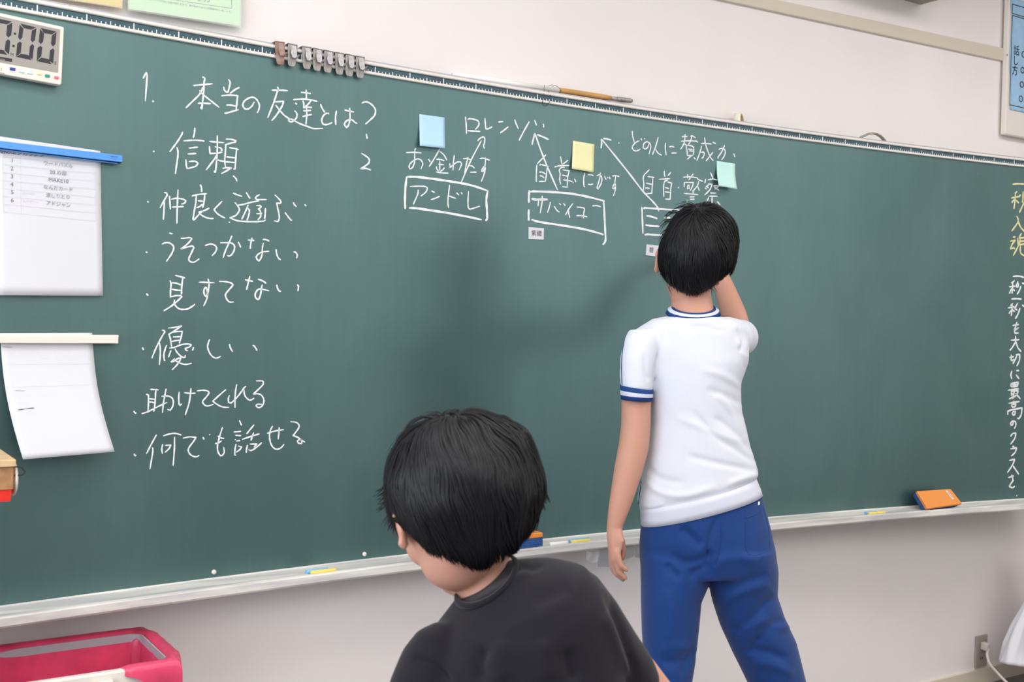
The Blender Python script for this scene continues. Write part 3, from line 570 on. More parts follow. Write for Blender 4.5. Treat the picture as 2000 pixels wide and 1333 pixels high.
# ------------------------------------------------------------------ things fixed to the board
def bquad(P, off0, off1, nu=1, nv=1):
    """closed slab whose outline is seen at four pixels (top left, top right, bottom right, bottom left)"""
    Q = [np.array(sz(px, py, off1)) for px, py in P]
    def at_(u, v, o_): 
        a = Q[0]*(1-u) + Q[1]*u; b = Q[3]*(1-u) + Q[2]*u; c = a*(1-v) + b*v
        return bp(c[0], c[1], o_)
    return sheet(lambda u, v: at_(u, v, off1), lambda u, v: at_(u, v, off0), nu, nv)
def btext(s, px, py, h_px, off, m, parent, name, ang=None, px2=None, squeeze=1.0, align='CENTER', rot=0.0):
    """printed text centred on a pixel; ang from a second pixel on its base line; h_px is the em height"""
    c = np.array(sz(px, py, off)); e = np.array(sz(*(px2 or (px+20, py)), off)) - c
    th = math.atan2(e[1], e[0]) + rot
    k = (bp(*c) - CAM)@CF/FPX
    v, f = text_mesh(s, h_px*k, align)
    ca, sa = math.cos(th), math.sin(th)
    W = [bp(c[0] + x*squeeze*ca - y*sa, c[1] + x*squeeze*sa + y*ca, off) for x, y, _ in v]
    return obj(name, W, f, m, parent)
def bpoly(zoom, txt, off0, off1, m, parent, name):
    ox, oy, sc = zoom
    mb = MB()
    for st in txt.split(';'):
        P = [tuple(map(float, q.split(','))) for q in st.split()]
        Q = [sz(ox+x/sc, oy+y/sc, off1) for x, y in P]
        mb.add(*prism([bp(*q, off1) for q in Q], [bp(*q, off0) for q in Q]))
    return mb.build(name, m, parent)
def bthing(name, px, py, label, cat, group=None): return thing(name, on_board(px, py, 0.0), label, cat, group)

# digital timer
TZM = (0, 0, 7.013)
tm = bthing('digital_timer', 40, 160, 'cream digital timer with large dark digits fixed at the top left of the chalkboard', 'timer')
D = 0.024
o = bpoly(TZM, "-750,9 0,175 862,366 880,380 845,1150 825,1166 0,1012 -750,872", 0.003, D, M['cream'], tm, 'casing'); bevel(o, 0.003, 3)
ds = bpoly(TZM, "-610,88 825,405 795,998 -610,742", D-.004, D+.0006, M['lcd'], tm, 'display')
E1 = D+.0011
segs = {'digit': ["560,382 772,432 712,470 602,455;550,392 605,465 590,570 558,605 530,570;775,440 760,600 728,638 698,600 712,485;553,628 580,650 565,770 502,835 515,655;725,662 745,690 728,870 672,830 685,690;565,790 665,808 705,880 505,838",
  "280,322 495,375 430,408 325,385;270,335 322,395 305,515 275,548 248,515;500,385 480,550 445,580 420,550 437,420;272,568 298,590 285,725 220,775 235,600;443,602 468,630 445,815 395,775 408,635;285,738 385,752 435,825 222,780",
  "-60,246 165,295 95,335 -20,312;170,310 155,480 115,515 85,480 98,345;112,535 140,565 125,750 62,690 80,565;-90,662 50,688 100,755 -120,712;-75,258 -22,320 -40,440 -70,470 -95,430;-75,490 -50,515 -65,640 -130,690 -110,520"]}
for d_ in segs['digit']: bpoly(TZM, d_, D, E1, M['lcd_seg'], ds, 'digit')
for q_ in ("190,445 222,450 220,480 188,475", "170,612 203,617 200,648 168,643"): bpoly(TZM, q_, D, E1, M['lcd_seg'], ds, 'colon_dot')
bpoly(TZM, "-110,757 168,805 165,850 -110,803", D, E1, M['lcd_seg'], ds, 'mode_mark')
btext('TIMER', 0.5, 116.8, 6.6, E1+.0004, M['lcd'], ds, 'mode_text', px2=(20, 120.2))
btext('M', 23.6, 107, 8.5, E1, M['lcd_seg'], ds, 'unit_letter', px2=(43, 110.6)); btext('S', 108, 123.8, 9.5, E1, M['lcd_seg'], ds, 'unit_letter', px2=(128, 128))
bc = [('navy_button', "140,920 215,932 212,970 138,958", (0.03, 0.05, 0.30, 1)), ('arrow_button', "300,928 342,1000 256,985", (0.62, 0.82, 0.90, 1)), ('arrow_button', "425,953 457,1020 373,1005", (0.62, 0.82, 0.90, 1)),
      ('cream_button', "510,978 575,990 572,1028 506,1015", (0.86, 0.78, 0.50, 1)), ('green_button', "622,1015 686,1025 682,1062 618,1052", (0.02, 0.33, 0.24, 1)), ('pink_button', "750,1040 808,1050 805,1085 745,1075", (0.83, 0.18, 0.22, 1))]
for n_, q, c_ in bc:
    bevel(bpoly(TZM, q, D-.002, D+.0025, mat(n_, c_, 0.4), tm, n_), 0.0006)
bpoly(TZM, "-40,985 60,1003 60,1009 -40,991;12,975 20,925 25,925 18,976", D, D+.0006, M['ink_grey'], tm, 'maker_mark')
bpoly(TZM, "140,978 215,990 215,995 140,983;290,1008 375,1022 375,1026 290,1012;618,1070 668,1078 668,1083 618,1075;510,1036 560,1044 560,1047 510,1039;700,1083 718,1086 718,1092 700,1089", D, D+.0004, M['pencil'], tm, 'button_captions')

# printed sheet with the list, under the blue bar
def lerp(a, b, t): return a + (b-a)*t
def sheet_px(TL, TR, BR, BL, offf, nu, nv, th=0.0004, bow=None):
    def q(u, v):
        x = lerp(lerp(TL[0], TR[0], u), lerp(BL[0], BR[0], u), v); y = lerp(lerp(TL[1], TR[1], u), lerp(BL[1], BR[1], u), v)
        if bow: x += bow(u, v)
        return x, y
    fr = lambda u, v: on_board(*q(u, v), offf(u, v))
    def bk(u, v):
        p = fr(u, v); a = math.atan2(p[0], p[1]+RAD); return p + np.array([math.sin(a), math.cos(a), 0])*th
    return sheet(fr, bk, nu, nv)
OF1 = lambda u, v: 0.004 + 0.006*v*v + 0.0015*math.sin(5*u)*v
v, f = sheet_px((-4, 266), (196, 295), (201, 578), (-3, 577), OF1, 16, 16)
p1 = tag(obj('list_sheet', v, f, M['paper'], None, True), 'white printed sheet with a numbered list hanging under the blue magnet bar', 'paper')
rows = [('1', 24, 313.5), ('2', 23.5, 329.5), ('3', 23.5, 345), ('4', 23.5, 360.5), ('5', 24, 376), ('6', 24, 391.5)]
for s_, x, y in rows: btext(s_, x, y, 11.5, 0.0062, M['ink_grey'], p1, 'row_number', px2=(x+40, y+3))
words_ = [('ワードパズル', 114, 322, 9.4), ('20 の扉', 114, 338, 10), ('MAKE10', 114.5, 353, 10.6), ('なんだカード', 114, 368.5, 9.4), ('涼しりとり', 113.5, 384, 9.4), ('アドジャン', 114, 399.5, 9.4)]
for s_, x, y, h in words_: btext(s_, x, y, h, 0.0066, M['ink_grey'], p1, 'row_text', px2=(x+40, y+4))
btext('朝のエンカウンター', 49, 300.5, 10.4, 0.0062, M['ink'], p1, 'heading_text', px2=(89, 304.3))
btext('たけのこ', 57, 378.5, 6, 0.0062, M['pencil'], p1, 'pencil_note', px2=(97, 381)); btext('ようせい一', 60, 394.5, 6, 0.0062, M['pencil'], p1, 'pencil_note', px2=(100, 398))
mb = MB()
def pline(mb, x0, y0, x1, y1, off, w=0.45):
    a, b = np.array(sz(x0, y0, off)), np.array(sz(x1, y1, off)); t = nrm(b-a); n_ = np.array([-t[1], t[0]])*w*0.00115*0.5
    mb.add([bp(*(a+n_), off), bp(*(b+n_), off), bp(*(b-n_), off), bp(*(a-n_), off)], [(0, 1, 2, 3)])
for k in range(8): pline(mb, 5, 305.5+15.6*k, 186, 321+15.6*k+1.5, 0.0061)
for x, y in ((5, 305), (40, 308), (186, 321)): pline(mb, x, y, x+1.5, y+110, 0.0061)
mb.build('table_lines', M['pencil'], p1)
bar = bthing('magnet_bar', 100, 300, 'blue magnetic bar holding the numbered list sheet to the board', 'magnet')
bevel(obj('bar_body', *bquad(((-45, 269.6), (239.3, 303.7), (239.3, 317.2), (-45, 283.4)), 0.011, 0.021, 6, 1), M['blue_plastic'], bar), 0.001)
obj('magnet_strip', *bquad(((-44, 283.2), (238.5, 316.9), (237, 319.0), (-44, 285.4)), 0.0075, 0.016, 6, 1), M['black_rubber'], bar)
obj('lower_lip', *bquad(((-44, 285.2), (231, 318.2), (229, 320.3), (-44, 288.2)), 0.0073, 0.014, 6, 1), M['blue_plastic'], bar)
btext('KOKUYO', 222.6, 306.6, 3.4, 0.0214, M['ink'], bar, 'maker_text', px2=(242, 308.9)); btext('CT-151', 223, 310.6, 2.9, 0.0214, M['ink_grey'], bar, 'maker_text', px2=(242, 312.8))

# pencilled sheet under the cream bar, curling away from the board
OF2 = lambda u, v: 0.004 + 0.060*v**1.6
bow2 = lambda u, v: -9.5*math.sin(math.pi*v)
v, f = sheet_px((0, 651), (180, 650.5), (224, 883), (45, 898), OF2, 14, 22, bow=bow2)
p2 = tag(obj('pencil_sheet', v, f, M['paper'], None, True), 'white sheet with faint pencil notes curling out below the cream magnet bar', 'paper')
mb = MB()
def p2px(u, v): return (lerp(lerp(0, 180, u), lerp(45, 224, u), v) + bow2(u, v), lerp(lerp(651, 650.5, u), lerp(898, 883, u), v))
def p2line(u0, v0, u1, v1, w=0.5):
    k = 8; P = [p2px(lerp(u0, u1, i/k), lerp(v0, v1, i/k)) for i in range(k+1)]; O = [OF2(0, lerp(v0, v1, i/k)) + .0007 for i in range(k+1)]
    for i in range(k):
        a, b = on_board(*P[i], O[i]), on_board(*P[i+1], O[i+1]); d = np.array([0, 0, 0.0003*w*2])
        mb.add([a, b, b+d, a+d], [(0, 1, 2, 3)])
p2line(0.02, 0.25, 0.97, 0.26); mb.build('ruled_line', M['pencil'], p2); mb = MB()
p2line(0.02, 0.43, 0.97, 0.435); mb.build('ruled_line', M['pencil'], p2); mb = MB()
for i, (u, v, ru) in enumerate(((.12, .15, .02), (.21, .14, .025), (.27, .145, .02), (.33, .15, .02), (.46, .155, .055), (.58, .13, .02), (.60, .18, .03), (.72, .16, .015), (.40, .16, .02))):
    for k in range(10):
        a0, a1 = 2*math.pi*k/10, 2*math.pi*(k+1)/10
        p2line(u+ru*math.cos(a0), v+ru*1.1*math.sin(a0), u+ru*math.cos(a1), v+ru*1.1*math.sin(a1), 0.45)
mb.build('pencil_lines', M['pencil'], p2)
mb = MB()
for k in range(9): p2line(.09+.004*k, .615-.004*(k % 3), .27-.006*(k % 4), .60+.005*(k % 3), 1.0)
mb.build('scribble', M['ink_grey'], p2); mb = MB()
p2line(.10, .46, .20, .465, 1.2); mb.build('caption', M['ink_grey'], p2); mb = MB()
p2line(.02, .13-.02, .12, .115, 1.6)
mb.build('caption', M['ink_grey'], p2)
mb = MB()
for r_, (u0, u1, v) in enumerate(((.1, .55, .52), (.08, .25, .57), (.10, .28, .66))):
    for k in range(int((u1-u0)/.03)):
        u = u0+.03*k; p2line(u, v, u+.012, v-.02, .5); p2line(u+.003, v-.012, u+.018, v-.010, .5)
mb.build('pencil_notes', M['pencil'], p2)
bar2 = bthing('magnet_bar', 100, 660, 'cream magnetic bar holding the curling pencil sheet to the board', 'magnet')
bevel(obj('bar_body', *bquad(((-45, 656.5), (231.5, 658), (231.5, 671.5), (-45, 670.5)), 0.007, 0.019, 6, 1), M['cream'], bar2), 0.0012)
obj('top_ridge', *bquad(((-45, 653.8), (231.5, 654.6), (231.5, 658.2), (-45, 656.8)), 0.007, 0.016, 6, 1), M['cream'], bar2)

# sticky notes and name cards
def note(P, offf, m, label, name='sticky_note', cat='sticky note', group='sticky notes on the chalkboard', bow=None):
    v, f = sheet_px(*P, offf, 8, 10, 0.0005, bow)
    return tag(obj(name, v, f, m, None, True), label, cat, group)
note(((819, 223), (868.3, 229.6), (869.3, 290), (820, 285)), lambda u, v: .0015 + .010*v*v + .002*u, M['note_blue'], 'pale blue sticky note above the first boxed name on the chalkboard')
note(((1119, 275), (1161, 282), (1159.6, 337), (1117, 330)), lambda u, v: .0015 + .007*v*v + .002*u, M['note_yellow'], 'pale yellow sticky note between two chalk arrows on the chalkboard')
note(((1400, 314.5), (1436, 320), (1440, 369.5), (1404, 363.5)), lambda u, v: .0015 + .020*v*v + .004*u*v, M['note_mint'], 'pale mint sticky note right above the standing boy\'s head', bow=lambda u, v: -1.6*math.sin(math.pi*v))
c1 = tag(bevel(obj('name_card', *bquad(((1033.3, 444), (1062.6, 445.8), (1062, 468.6), (1033, 467)), 0.0, 0.003, 2, 1), M['paper']), .0004), 'small white name card with two black characters below the second chalk box', 'name card', 'magnetic name cards')
btext('紫織', 1048, 456.8, 12.6, 0.0034, M['ink'], c1, 'name_text', px2=(1068, 458), squeeze=1.0)
c2 = tag(bevel(obj('name_card', *bquad(((1263.4, 477.5), (1293, 481), (1291, 502.5), (1262, 499)), 0.0, 0.003, 2, 1), M['paper']), .0004), 'small white name card half hidden by the standing boy\'s head', 'name card', 'magnetic name cards')
btext('碧', 1272.3, 489.4, 11.5, 0.0034, M['ink'], c2, 'name_text', px2=(1292, 491.6))

# row of clips on the top rail
def local_frame(s, z):
    a = s/RAD; n_ = np.array([-math.sin(a), -math.cos(a), 0]); t = np.array([math.cos(a), -math.sin(a), 0]); return bp(s, z, 0), t, n_
def make_clip(label, pm, tm_):
    root = bpy.data.objects.new('board_clip', None); col.objects.link(root); root['_o'] = [0, 0, 0]; root.empty_display_size = .02
    tag(root, label, 'clip', 'metal clips along the ruler rail')
    W = .0125                                # x right, y towards the viewer is negative, z up
    out = []
    for x, z in ((-W, .006), (-W*.96, -.024), (-W*.86, -.038), (-W*.72, -.0435), (-W*.5, -.0458), (W*.42, -.0458), (W*.62, -.0435), (W*.74, -.038), (W*.86, -.020), (W, .006)): out.append((x, z))
    v, f = prism([np.array([x, -.0125, z]) for x, z in out], [np.array([x, -.0105, z]) for x, z in out])
    mb = MB().add(v, f); mb.add(*boxb(-W, W, -.0125, .006, .0062, .0085)); mb.add(*boxb(-W, W, .004, .006, -.004, .0062))
    o1 = obj('clip_plate', mb.v, mb.f, pm, root); bevel(o1, .0012, 2)
    ton = [(-.0045, .004, -.0135), (.0075, .006, -.0135), (.0095, -.010, -.0170), (.0085, -.022, -.0205), (.002, -.0275, -.0215), (-.0035, -.026, -.0200), (-.006, -.015, -.0180)]
    v, f = prism([np.array([x, y, z]) for x, z, y in ton], [np.array([x, y+.0022, z]) for x, z, y in ton])
    o2 = obj('clip_tongue', v, f, tm_, root); bevel(o2, .001, 2)
    lip = [(.003, -.022, -.0165), (.0125, -.0165, -.0225), (.0165, -.0155, -.0215), (.0120, -.0235, -.0180), (.006, -.0275, -.0160)]
    v, f = prism([np.array([x, y, z]) for x, z, y in lip], [np.array([x, y+.0018, z]) for x, z, y in lip])
    o3 = obj('clip_lip', v, f, tm_, root); bevel(o3, .0006, 2)
    return root
names8 = ['rusty reddish brown clip at the left end of the clip row', 'grey metal clip right beside the rusty clip, a gap on its right', 'grey metal clip third from left, just after the gap',
          'grey metal clip fourth from left on the ruler rail', 'grey metal clip fifth from left on the ruler rail', 'grey metal clip third from the right end of the row', 'grey metal clip next to last at the right end of the row', 'grey metal clip at the right end of the clip row']
clips = []
for i, (cx, top) in enumerate(((546.5, 92), (571.5, 97), (599, 102), (620.5, 106), (642, 110), (663, 114), (683.5, 117.5), (703.5, 121))):
    if i == 0: r_ = make_clip(names8[0], M['rust'], M['rust'])
    elif i == 1: r_ = make_clip(names8[1], M['metal'], M['metal_light']); proto = r_
    else:
        r_ = proto.copy(); col.objects.link(r_); r_['label'] = names8[i]
        for ch in proto.children:
            c_ = ch.copy(); col.objects.link(c_); c_.parent = r_
    s_, _z = sz(cx, top+20, 0.012)
    P, t, n_ = local_frame(s_, 0.0240)
    r_.location = P; r_.rotation_euler = (0, (-.06, .03, -.04, .02, 0.05, -.03, .02, -.02)[i], -s_/RAD)
    clips.append(r_)

# things lying along the top edge
def top_pt(px, py, off): return on_board(px, py, off)
ptr = thing('pointer_stick', top_pt(1050, 185, -0.018), 'white pointer rod with an orange wooden handle lying along the top of the chalkboard', 'pointer')
A_, B_ = top_pt(884, 147, -.031), top_pt(1090, 176.3, -.031)
rr_ = 6.1*((A_+B_)/2-CAM)@CF/FPX
obj('rod', *tube([A_, B_], [rr_, rr_], n=20, cap=False), M['rod_white'], ptr, True)
H0, H1, H2 = top_pt(1088, 176, -.031), top_pt(1105, 178.4, -.031), top_pt(1183, 190.4, -.031); H3 = top_pt(1193, 191.8, -.031)
obj('wooden_handle', *tube([H0, H1, H2, H3], [.0066, .0079, .0077, .0062], n=20, cap=False), M['wood'], ptr, True)
obj('collar', *tube([top_pt(1190, 191.4, -.031), top_pt(1207, 193.5, -.031)], [.0058, .0062], n=18, cap=False), M['metal_light'], ptr, True)
obj('tip', *tube([top_pt(1205, 193.3, -.031), top_pt(1208, 193.7, -.031), top_pt(1230, 196.6, -.031), top_pt(1234, 197.2, -.031)], [.0064, .0070, .0070, .0052], n=18, cap=False), M['metal'], ptr, True)
lp = []
for x, y, o_ in ((1063.3, 166.3, -.006), (1062.8, 176, .004), (1061.5, 190, .010), (1059, 202, .010), (1062, 206.5, .010), (1066, 207, .010), (1071, 203, .010), (1075.5, 193, .009), (1074, 184, .007), (1070.5, 177, .004)): lp.append(top_pt(x, y, o_))
obj('cord_loop', *tube(spline(lp, 6), .0007, n=6), M['cord'], ptr, True)
lp = [top_pt(x, y, o_) for x, y, o_ in ((1072, 167.5, -.002), (1078, 166, .004), (1086, 167.5, .004), (1092.5, 172, .003), (1095.5, 177, .003), (1094, 181, .002), (1090, 182, -.002))]
obj('cord_loop', *tube(spline(lp, 6), .0007, n=6), M['cord'], ptr, True)
# roll of tape standing on the ledge, turned a little
tc = top_pt(1444, 242, -0.034); ax = nrm(np.array([0.55, -0.83, 0.1])); s1 = nrm(np.cross(ax, [0, 0, 1])); s2 = np.cross(s1, ax)
tp = thing('tape_roll', tc - np.array([0, 0, .035]), 'cream roll of tape standing on the ledge above the chalkboard', 'tape')
def ring(c, ax, s1, s2, ro, ri, h, n=40):
    v = []; f = []
    for i in range(n):
        a = 2*math.pi*i/n; d = s1*math.cos(a) + s2*math.sin(a)
        v += [c+d*ro-ax*h/2, c+d*ro+ax*h/2, c+d*ri+ax*h/2, c+d*ri-ax*h/2]
    for i in range(n):
        a = 4*i; b = 4*((i+1) % n)
        for j in range(4): f.append((a+j, a+(j+1) % 4, b+(j+1) % 4, b+j))
    return v, f
tc = top_pt(1444, 242, -0.034)
obj('tape', *ring(tc, ax, s1, s2, .0350, .0285, .020), M['tape'], tp, True); obj('core', *ring(tc, ax, s1, s2, .0286, .0262, .020), M['plank'], tp, True)
# arched handle
hp = [top_pt(x, y, -.030) for x, y in ((1681, 268.5), (1689, 265), (1697, 261.6), (1706, 261), (1715, 263.5), (1722, 268.5), (1727, 274.5), (1730.5, 278))]
o = obj('arched_handle', *tube(spline(hp, 5), [(.0065, .0035)]*36, side=(0.3, -1, 0), n=14), M['olive'], None, True)
tag(o, 'grey green arched handle standing on the ledge at the right of the chalkboard', 'handle')
# slip of yellow green paper behind the rail
P = [top_pt(1300, 216.6, -.026), top_pt(1502, 245.4, -.026)]
dn = np.array([0, 0, -.022]); bk = np.array([0, .0006, 0])
o = obj('paper_slip', *prism([P[0], P[1], P[1]+dn, P[0]+dn], [P[0]+bk, P[1]+bk, P[1]+dn+bk, P[0]+dn+bk]), M['lime_paper'])
tag(o, 'yellow green paper slip peeping over the top edge beside the tape roll', 'paper')

# ------------------------------------------------------------------ tray: chalk and erasers
def tray_pt(px, py, off):
    s_, _ = sz(px, py, off); return s_
def stick(px0, px1, off, m, label, py=1100, r=.0052, name='small_stick', grp='chalk sticks on the tray'):
    s0, s1 = sz(px0, py, off)[0], sz(px1, py, off)[0]
    zt = ZB - .003 - .0045*min(1, off/.04) + r
    v, f = tube([bp(s0, zt, off), bp(s1, zt, off)], [r, r*.9], n=14, cap=False)
    return tag(bevel(obj(name, v, f, m, None, True), .0008, 2, 60), label, 'chalk', grp)
stick(598, 640, .050, M['stick_blue'], 'light blue stick on the tray left of the bending boy', 1116)  # light blue and yellow sticks laid in pairs along the tray
stick(607, 655, .064, M['stick_gold'], 'yellow stick in front of the blue one, left of the bending boy', 1118)
stick(1112, 1150, .050, M['stick_blue'], 'light blue stick on the tray between the two boys', 1060)
stick(1116, 1152, .064, M['stick_gold'], 'yellow stick in front of the blue one between the two boys', 1062)
stick(1074, 1108, .062, M['white_ink'], 'white chalk stick beside the half hidden eraser', 1066)
stick(1690, 1712, .050, M['stick_blue'], 'light blue stick on the tray left of the right eraser', 1002)
stick(1696, 1728, .064, M['stick_gold'], 'yellow stick in front of the blue one near the right eraser', 1003)
def eraser(s, L, lab, base_z, tilt, off, flip=1):
    P, t, n_ = local_frame(s, 0)
    up = np.array([0, 0, 1.0]); w = up*math.cos(tilt) - n_*math.sin(tilt)        # width direction (up the board)
    nn = n_*math.cos(tilt) + up*math.sin(tilt)                                    # outward face
    c0 = bp(s, base_z, off)
    R = np.stack([t, nn, w], 1)
    return c0, R
# leaning eraser on the right
Q = [sz(1791, 959.5, .038), sz(1857, 955.2, .038), sz(1880, 984.4, .076), sz(1811.5, 994, .076)]
TLp, TRp, BRp, BLp = bp(*Q[0], .038), bp(*Q[1], .038), bp(*Q[2], .076), bp(*Q[3], .076)
nrm_ = nrm(np.cross(BLp-TLp, TRp-TLp)); nrm_ = nrm_ if nrm_[1] < 0 else -nrm_
er = thing('board_eraser', (BLp+BRp)/2 - np.array([0, 0, .01]), 'orange chalkboard eraser with blue felt leaning on the tray at the right', 'eraser', 'chalkboard erasers')
def slab4(P, n_, d0, d1): return prism([p+n_*d1 for p in P], [p+n_*d0 for p in P])
QD = [TLp, TRp, BRp, BLp]
bevel(obj('handle_plate', *slab4(QD, nrm_, -.012, 0), M['orange'], er), .003, 3)
ctr = sum(QD)/4; Q2 = [ctr + (p-ctr)*.95 for p in QD]
bevel(obj('felt_pad', *slab4(Q2, nrm_, -.030, -.0121), M['felt'], er), .002)
def uvq(u, v): return lerp(lerp(TLp, TRp, u), lerp(BLp, BRp, u), v)
obj('maker_label', *slab4([uvq(.80, .10), uvq(.86, .10), uvq(.87, .66), uvq(.81, .66)], nrm_, 0.0002, .0008), M['paper'], er)
obj('label_print', *slab4([uvq(.82, .18), uvq(.845, .18), uvq(.855, .58), uvq(.83, .58)], nrm_, 0.0008, .0011), mat('violet_print', (.35, .33, .5, 1)), er)
# eraser lying felt down behind the bending boy's head
sR = sz(1050, 1060, .045)[0]; sL = sR - .165
er2 = thing('board_eraser', bp((sL+sR)/2, ZB-.004, .042), 'orange and blue chalkboard eraser lying on the tray behind the bending boy\'s head', 'eraser', 'chalkboard erasers')
def arcbox(s0, s1, o0, o1, z0, z1): return prism([bp(s0, z0, o1), bp(s1, z0, o1), bp(s1, z1, o1), bp(s0, z1, o1)], [bp(s0, z0, o0), bp(s1, z0, o0), bp(s1, z1, o0), bp(s0, z1, o0)])
bevel(obj('handle_plate', *arcbox(sL, sR, .014, .070, ZB+.020, ZB+.034), M['orange'], er2), .003, 3)
mb = MB()
for k in range(7): mb.add(*arcbox(sL+.002, sR-.001, .013+.0005*(k % 2), .071-.001*(k % 2), ZB-.0025+.0032*k, ZB-.0025+.0032*(k+1)))
mb.build('felt_pad', M['felt'], er2)
obj('hanging_string', *tube(spline([bp(sR, ZB+.016, .06), bp(sR+.004, ZB+.012, .062), bp(sR+.002, ZB+.004, .064), bp(sR+.001, ZB-.001, .06)], 5), .0009, n=6), M['cord'], er2, True)

# ------------------------------------------------------------------ things on the wall
def wquad(P, y0, y1):
    Q = [on_wall(px, py, y1) for px, py in P]
    return prism(Q, [q + np.array([0, y0-y1, 0]) for q in Q])
def wtext(s, px, py, px2, h_px, y, m, parent, name, squeeze=1.0, vertical=False):
    c = on_wall(px, py, y); e = on_wall(*px2, y) - c; e = e/np.linalg.norm(e); upv = np.array([-e[2], 0, e[0]])
    k = (c - CAM)@CF/FPX
    v, f = text_mesh(s, h_px*k)
    return obj(name, [c + e*x*squeeze + upv*yy for x, yy, _ in v], f, m, parent)
gy = WALL_Y - .022
gp = thing('notice_sheet', on_wall(360, 36, gy), 'pale green printed notice in a clear sleeve on the wall at top left', 'notice', 'notices on the wall')
obj('green_sheet', *wquad(((248, -260), (469, -235), (469.5, 51), (251, 17)), gy+.0004, gy), M['green_paper'], gp)
obj('clear_sleeve', *wquad(((246, -262), (471.5, -237), (472, 54.5), (249, 20)), gy-.0005, gy-.0010), M['film'], gp)
mb = MB()
def wl(mb, a, b, w=.0010, y=gy-.0004):
    A, B = on_wall(*a, y), on_wall(*b, y); t = nrm(B-A); n_ = np.array([-t[2], 0, t[0]])*w/2
    mb.add([A+n_, B+n_, B-n_, A-n_], [(0, 1, 2, 3)])
wl(mb, (270, -11), (452.5, 16.5)); wl(mb, (452.5, -200), (452.5, 16.5)); wl(mb, (270, -210), (270, -11)); wl(mb, (270, -30), (452, -4))
mb.build('table_lines', M['ink_grey'], gp)
wtext('8:35', 398, -1.5, (438, 4.5), 15, gy-.0004, M['ink_grey'], gp, 'time_text')
wtext('時間１人１人が担当に全員が揃れるまで、後で始めるように時間厳守としましょう。', 369, 10.8, (409, 17), 4.6, gy-.0004, M['ink_grey'], gp, 'note_text')
yp = thing('notice_sheet', on_wall(180, 10, gy), 'yellow notice sheet cut by the top edge left of the green notice', 'notice', 'notices on the wall')
obj('yellow_sheet', *wquad(((20, -290), (237, -262), (238, 15), (22, -18)), gy+.0004, gy), M['yellow_paper'], yp)
obj('clear_sleeve', *wquad(((18, -292), (239, -264), (240, 17), (20, -16)), gy-.0005, gy-.001), M['film'], yp)
# white panel with the blue sheet on the right
py_ = WALL_Y - .030
pn = thing('notice_board', on_wall(1990, 268, WALL_Y), 'white wall board carrying a blue sheet at the right edge of the photo', 'notice board')
A0, A1 = on_wall(1963.5, -60, py_), on_wall(1963.5, 261.5, py_)
xL, zB, zT = A1[0], A1[2], 2.72
o = bevel(obj('panel_board', *boxb(xL, xL+1.1, py_, WALL_Y-.008, zB, zT), M['panel'], pn), .004, 3)
obj('fixing_dot', *ellipsoid(on_wall(1967.3, 107.5, py_-.0008), .0035, .0012, .0035, None, 12, 8), M['ink_grey'], pn, True)
by = py_ - .0012
b0 = on_wall(1971.5, 214, by)
def bx(t): return on_wall(1974 - 2.5*t + 1.2*math.sin(9*t), 20 + 194*t, by)
zt_ = on_wall(1975, 10, by)[2]
def bsheet(u, v):
    z = lerp(2.66, b0[2], v); t = min(1, max(-2, (zt_ - z)/(zt_ - b0[2]))); x = bx(t)[0]
    return np.array([lerp(x, xL+1.05, u), by - .0008*(1+math.sin(7*v+4*u)), z - .012*u*0])
bs = obj('blue_sheet', *sheet(bsheet, lambda u, v: bsheet(u, v)+np.array([0, .0006, 0]), 10, 40), M['blue_paper'], pn, True)
yy = by - .0022
mb = MB()
def wbox(mb, x0, x1, z0, z1, w=.003):
    for a in (((x0, z0), (x1, z0)), ((x0, z1), (x1, z1)), ((x0, z0), (x0, z1)), ((x1, z0), (x1, z1))):
        (xa, za), (xb, zb) = a
        if xa == xb: mb.add([np.array([xa-w/2, yy, za]), np.array([xa+w/2, yy, za]), np.array([xa+w/2, yy, zb]), np.array([xa-w/2, yy, zb])], [(0, 1, 2, 3)])
        else: mb.add([np.array([xa, yy, za-w/2]), np.array([xb, yy, za-w/2]), np.array([xb, yy, za+w/2]), np.array([xa, yy, za+w/2])], [(0, 1, 2, 3)])
c1_, c2_ = on_wall(1977.5, 30, yy), on_wall(1973, 205, yy); c3_ = on_wall(1977.5, 8, yy)
wbox(mb, c1_[0], xL+.98, c2_[2], c1_[2]); wbox(mb, c3_[0], xL+.98, c3_[2], 2.6)
mb.build('printed_frames', M['ink'], bs)
for ch, x, y in (('話', 1985.5, 100), ('し', 1984, 119.5), ('方', 1982.5, 139)):
    wtext(ch, x, y, (x+20, y+3.8), 21, yy, M['ink'], bs, 'heading_character', squeeze=.95)
for x, y in ((1999.5, 106), (1997.5, 137), (1996, 165), (1994, 193)):
    c = on_wall(x, y, yy); ax_ = np.array([0, 1.0, 0])
    obj('bullet_ring', *ring(c, ax_, np.array([1.0, 0, 0]), np.array([0, 0, 1.0]), .0125, .0098, .0008, 24), M['ink'], bs)
